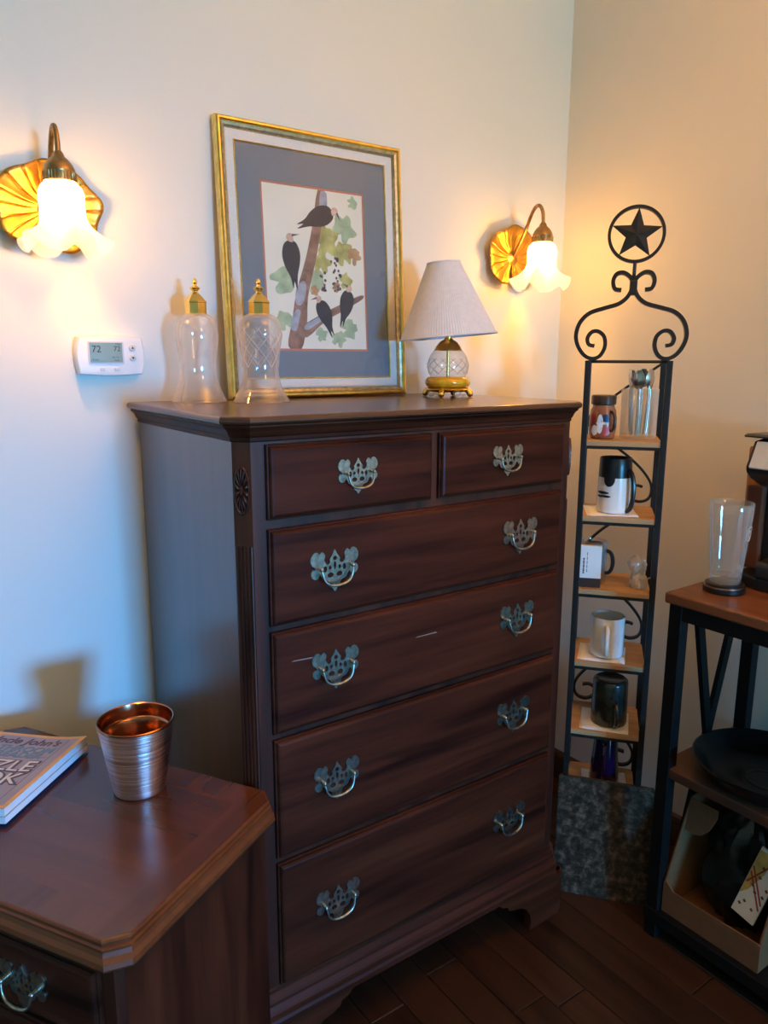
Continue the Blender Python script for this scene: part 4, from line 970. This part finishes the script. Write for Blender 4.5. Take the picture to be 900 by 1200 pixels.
# fifth: dark stoneware mug upside down ; sixth: purple tapered cup upside down
napkin(0.000, 0.075, SZ[4], 0.125, 0.130, -0.04, 'white paper napkin under the dark upside down mug')
mug('stoneware_mug', 0.010, 0.075, SZ[4] + NK, 0.0465, 0.125, M['camo'], None, -PI / 2 + 0.30, 'dark mottled stoneware mug upside down on the fifth shelf', flip=True, taper=0.02, hh=(0.05, 0.55), hr=0.006, hdepth=0.024)
napkin(0.010, 0.085, SZ[5], 0.120, 0.130, 0.05, 'white paper napkin under the purple cup')
mug('purple_cup', 0.008, 0.085, SZ[5] + NK, 0.0350, 0.165, M['purple'], None, -PI / 2 - 0.1, 'dark purple tapered cup upside down on the lowest visible shelf', flip=True, taper=0.17, hh=(0.15, 0.80), hr=0.005, hdepth=0.018)

# granite offcut leaning on the foot of the tower
gs = G(); gs.prism([(-0.1225, 0.0), (0.1225, 0.0), (0.1225, 0.325), (0.119, 0.331), (-0.118, 0.335), (-0.1225, 0.330)], 0.0, 0.012, 1)
gs = gs.build('granite_slab', M['granite'], None, bevel=0.0012)
tower_mesh(gs, 0.0125, -0.034, 0.0004, 0.0); gs.rotation_euler = (Matrix.Rotation(TA, 3, 'Z') @ Matrix.Rotation(-math.atan(0.0205 / 0.33), 3, 'X')).to_euler()
tag(gs, 'speckled grey granite offcut leaning against the foot of the iron tower', 'stone slab')

# ------------------------------------------------------------------ console table along the right wall
CTX0, CTX1, CTY0, CTY1, CTZ = 0.925, 1.303, -1.28, -0.178, 0.900
ct = empty('console_table', (CTX0, CTY1, 0), 0, 'rustic console table with red brown top and black cross braced metal legs', 'table')
TWd = CTX1 - CTX0; TLn = CTY0 - CTY1
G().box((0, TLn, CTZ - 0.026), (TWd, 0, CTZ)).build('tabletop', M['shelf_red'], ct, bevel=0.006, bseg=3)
LW = 0.032
for lx in (0.008, TWd - 0.008 - LW):
    for ly in (-0.010 - LW, TLn + 0.010):
        G().box((lx, ly, 0), (lx + LW, ly + LW, CTZ - 0.0265)).build('leg', M['blackpaint'], ct, bevel=0.002)
g = G()
for lx in (0.010, TWd - 0.010 - 0.020): g.box((lx, TLn + 0.042, CTZ - 0.062), (lx + 0.020, -0.042, CTZ - 0.0265))
for ly in (-0.034, TLn + 0.014): g.box((0.041, ly, CTZ - 0.050), (TWd - 0.041, ly + 0.018, CTZ - 0.0265))
g.build('apron', M['blackpaint'], ct, bevel=0.0015)
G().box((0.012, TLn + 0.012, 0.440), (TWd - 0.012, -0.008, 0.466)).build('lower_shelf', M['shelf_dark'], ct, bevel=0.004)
G().box((0.004, TLn + 0.012, 0.044), (TWd - 0.012, -0.008, 0.078)).build('bottom_shelf', M['blackpaint'], ct, bevel=0.003)
for ly in (-0.026, TLn + 0.026):
    for a, b in (((0.088, 0.862), (0.283, 0.08)), ((0.290, 0.862), (0.095, 0.08))):
        p = [(a[0], ly + (0.007 if a[0] > 0.2 else -0.007), a[1]), (b[0], ly + (0.007 if a[0] > 0.2 else -0.007), b[1])]
        G().tube(p, 0, flat=(0.024, 0.012, (0, 1, 0))).build('brace', M['blackpaint'], ct)
# black coaster disc, glass tumbler
tr_ = empty('coaster', (1.045, -0.252, CTZ + 0.0004), 0, 'round black disc with chrome band under the tall glass', 'coaster')
g = G(); g.lathe([(0.001, 0), (0.043, 0), (0.046, 0.003), (0.046, 0.011), (0.001, 0.0115)], 44, cap0=True); g.build('base', M['blackplastic'], tr_, smooth=True, angle=40)
g = G(); g.lathe([(0.042, 0.0115), (0.0445, 0.0125), (0.0445, 0.0160), (0.042, 0.0168)], 44, cap0=True, cap1=True); g.build('chrome_band', M['spoon'], tr_, smooth=True, angle=40)
g = G(); g.lathe([(0.042, 0.0170), (0.0425, 0.0200), (0.039, 0.0215), (0.001, 0.0215)], 44, cap0=True, cap1=True); g.build('pad', M['blackplastic'], tr_, smooth=True, angle=40)
gl = empty('tumbler', (1.045, -0.252, CTZ + 0.0224), 0, 'tall empty clear glass tumbler standing on the black disc', 'glass')
g = G(); g.lathe([(0.001, 0.0), (0.031, 0.0), (0.0335, 0.004), (0.036, 0.030), (0.042, 0.100), (0.0475, 0.165), (0.0485, 0.186), (0.0478, 0.1875), (0.0465, 0.186), (0.0455, 0.165), (0.040, 0.100), (0.034, 0.030), (0.030, 0.018), (0.001, 0.015)], 48, cap0=True); g.build('glass_wall', M['clear'], gl, smooth=True, angle=50)
# etched emblem on the tumbler: a looping flourish, seen faintly
g = G(); pts = []
for i in range(46):
    t = i / 45 * 3.4 * PI; rr_ = 0.004 + 0.0135 * (1 - i / 45); pts.append((rr_ * math.cos(t), 0.118 + rr_ * 1.25 * math.sin(t)))
for q in range(1):
    path = []
    for x_, z_ in pts:
        R_ = 0.0425 + (z_ - 0.100) * 0.085 + 0.0005; a = math.atan2(-0.93, -0.37) + 0.55 + x_ / R_; path.append((R_ * math.cos(a), R_ * math.sin(a), z_))
    g.tube(path, 0.0010, 5)
g.build('etched_flourish', M['cutline'], gl, smooth=True)
# pod coffee maker, facing the room
cm = empty('coffee_maker', (1.168, -0.310, CTZ + 0.0004), 0, 'black coffee maker with silver front plate on the console table', 'coffee maker')
g = G(); g.prism([(-0.060, -0.09), (0.130, -0.09), (0.130, 0.085), (-0.035, 0.085), (-0.060, 0.020)], 0.0, 0.030); g.build('base', M['blackplastic'], cm, bevel=0.006)
g = G(); g.prism([(-0.066, 0.031), (-0.001, 0.031), (-0.001, 0.066), (-0.012, 0.072), (-0.056, 0.068), (-0.066, 0.058)], -0.075, 0.022, 1); g.build('drip_tray', M['blackplastic'], cm, bevel=0.006)
g = G(); g.prism([(0.000, 0.030), (0.125, 0.030), (0.125, 0.300), (0.000, 0.300)], -0.080, 0.045, 1); g.build('column', M['blackplastic'], cm, bevel=0.006)
g = G(); g.prism([(0.004, 0.232), (-0.055, 0.258), (-0.075, 0.275), (-0.078, 0.288), (-0.050, 0.345), (0.000, 0.352), (0.118, 0.346), (0.118, 0.302), (0.004, 0.300)], -0.072, 0.060, 1); hd = g.build('brew_head', M['blackplastic'], cm, bevel=0.005)
g = G(); g.prism([(-0.0795, 0.284), (-0.0835, 0.287), (-0.0560, 0.346), (-0.0515, 0.3445)], -0.055, 0.050, 1); g.build('front_plate', M['silver'], hd, bevel=0.0015)
g = G(); g.prism([(-0.0700, 0.3215), (-0.0725, 0.3205), (-0.0690, 0.328), (-0.0665, 0.329)], -0.02, 0.012, 1); g.build('badge', M['ink'], hd)
g = G(); g.prism([(0.012, 0.3475), (-0.060, 0.3530), (-0.066, 0.3570), (-0.052, 0.3610), (0.060, 0.3590), (0.118, 0.352), (0.118, 0.3475)], -0.062, 0.078, 1); g.build('lid_handle', M['blackplastic'], cm, bevel=0.0015)
g = G(); g.prism([(-0.006, 0.032), (0.110, 0.032), (0.112, 0.328), (-0.008, 0.328)], 0.0455, 0.0955, 1); g.build('water_tank', M['tank'], cm, bevel=0.008)
g = G(); g.prism([(-0.004, 0.034), (0.108, 0.034), (0.109, 0.235), (-0.005, 0.235)], 0.0475, 0.0935, 1); g.build('tank_insert', plain('amber_brown_water', (0.26, 0.13, 0.055), 0.3, noise=0.15, scale=8), cm, bevel=0.006)
# wide black dish on the lower shelf
bw = empty('serving_dish', (1.066, -0.386, 0.4668), 0, 'wide shallow shiny black dish on the lower shelf of the console table', 'dish'); bw.scale = (0.97, 0.97, 0.97)
g = G(); g.lathe([(0.001, 0.0), (0.105, 0.0), (0.120, 0.004), (0.140, 0.020), (0.156, 0.040), (0.166, 0.052), (0.168, 0.0560), (0.164, 0.0575), (0.154, 0.046), (0.137, 0.026), (0.117, 0.010), (0.060, 0.007), (0.001, 0.007)], 64, cap0=True); g.build('bowl', plain('black_glazed_dish', (0.005, 0.005, 0.005), 0.22, spec=0.25, noise=0.1), bw, smooth=True, angle=50)
g = G(); g.lathe([(0.046, 0.0072), (0.0455, 0.0088), (0.043, 0.0094), (0.0405, 0.0088), (0.040, 0.0072)], 40); g.build('inner_ring', M['blackplastic'], bw, smooth=True, angle=50)

# cardboard carton on the floor under the table
cx_ = empty('carton', (0.947, -0.224, 0.0784), 0, 'open brown cardboard carton on the bottom shelf of the console table', 'box'); cx_.scale = (0.945, 0.945, 0.945)
BL_, BD = -0.262, 0.235
G().box((0, BL_, 0.0005), (BD, 0, 0.004)).build('bottom_panel', M['card'], cx_)
g = G(); g.prism([(BL_, 0.004), (0, 0.004), (0, 0.086), (-0.006, 0.090), (-0.012, 0.086), (-0.030, 0.070), (BL_ + 0.006, 0.076), (BL_, 0.072)], 0.0, 0.004, 0); fp = g.build('front_panel', M['card'], cx_)
side = [(0.0045, 0.004), (BD - 0.0045, 0.004), (BD - 0.0045, 0.300), (0.092, 0.300), (0.070, 0.250), (0.0045, 0.086)]
g = G(); g.prism(side, -0.004, 0.0, 1); g.build('side_panel', M['card2'], cx_)
g = G(); g.prism(side, BL_, BL_ + 0.004, 1); g.build('side_panel', M['card2'], cx_)
G().box((BD - 0.004, BL_, 0.004), (BD, 0, 0.300)).build('back_panel', M['card2'], cx_)
# rounded top flap folded across the corner
fpts = [(0.0, 0.0), (-0.076, 0.0), (-0.078, -0.022), (-0.066, -0.058), (-0.046, -0.082), (-0.022, -0.090), (0.0, -0.084)]
g = G(); g.prism([(p[0], p[1]) for p in fpts], 0.0, 0.0035, 0); fl_ = g.build('top_flap', M['card2'], cx_, bevel=0.0008); fl_.location = (0.086, -0.0045, 0.300); fl_.rotation_euler = (0, math.radians(12), 0)
# black bag stuffed in the carton and a printed packet
rn = random.Random(5)
g = G(); N1, N2 = 22, 34; rg = []
ph = [rn.uniform(0, 6.28) for _ in range(8)]
for i in range(N1):
    t = i / (N1 - 1); ring = []
    for q in range(N2):
        a = 2 * PI * q / N2
        prof = math.sin(PI * min(1, 0.10 + 0.9 * t)) ** 0.5 if t < 0.98 else 0.25
        cr_ = 0.75 + 0.12 * math.sin(5 * a + ph[0] + 4 * t) + 0.09 * math.sin(9 * a + ph[1] - 7 * t) + 0.05 * math.sin(15 * a + ph[2] + 11 * t)
        ring.append((0.158 - 0.030 * math.exp(-(t / 0.3) ** 4) + (0.074 + 0.012 * math.exp(-(t / 0.3) ** 4)) * prof * cr_ * math.cos(a) + 0.01 * t * t, -0.132 + 0.122 * prof * cr_ * math.sin(a), 0.006 + 0.295 * t))
    rg.append(ring)
bagg = g
bagg.rings(rg); bag = bagg.build('plastic_bag', M['bag'], None, smooth=True, angle=35); bag.location = (0.947, -0.224, 0.0784); bag.scale = (0.945, 0.945, 0.945)
tag(bag, 'crumpled shiny black plastic bag stuffed inside the carton', 'bag')
pk = empty('packet', (0.996, -0.373, 0.1618), 0, 'white packet printed with yellow and red food pattern in front of the black bag', 'packet')
pk.scale = (0.945, 0.945, 0.945); pk.rotation_euler = (math.radians(12), math.radians(14), 0)
G().box((-0.003, -0.060, 0.0), (0.003, 0.0, 0.185)).build('sleeve', M['paper'], pk, bevel=0.001)
g = G(); g.add([(-0.0034, -0.001, 0.05), (-0.0034, -0.001, 0.175), (-0.0034, -0.03, 0.18), (-0.0034, -0.034, 0.13), (-0.0034, -0.015, 0.07)], [(0, 1, 2, 3, 4)]); g.build('printed_patch', M['yellow'], pk, fix=False)
g = G()
for a, b in (((-0.003, 0.115), (-0.056, 0.040)), ((-0.003, 0.130), (-0.056, 0.055)), ((-0.004, 0.085), (-0.035, 0.150))):
    g.tube([(-0.0036, *a), (-0.0036, *b)], 0, flat=(0.004, 0.0004, (1, 0, 0)))
g.build('red_stripes', M['red'], pk)
rq = random.Random(9); g = G()
for k in range(11):
    y_, z_ = rq.uniform(-0.056, -0.010), rq.uniform(0.012, 0.175); g.tube([(-0.0038, y_, z_), (-0.0038, y_ + 0.006, z_ + 0.004)], 0, flat=(0.006, 0.0003, (1, 0, 0)))
g.build('brown_flecks', M['granola'], pk)
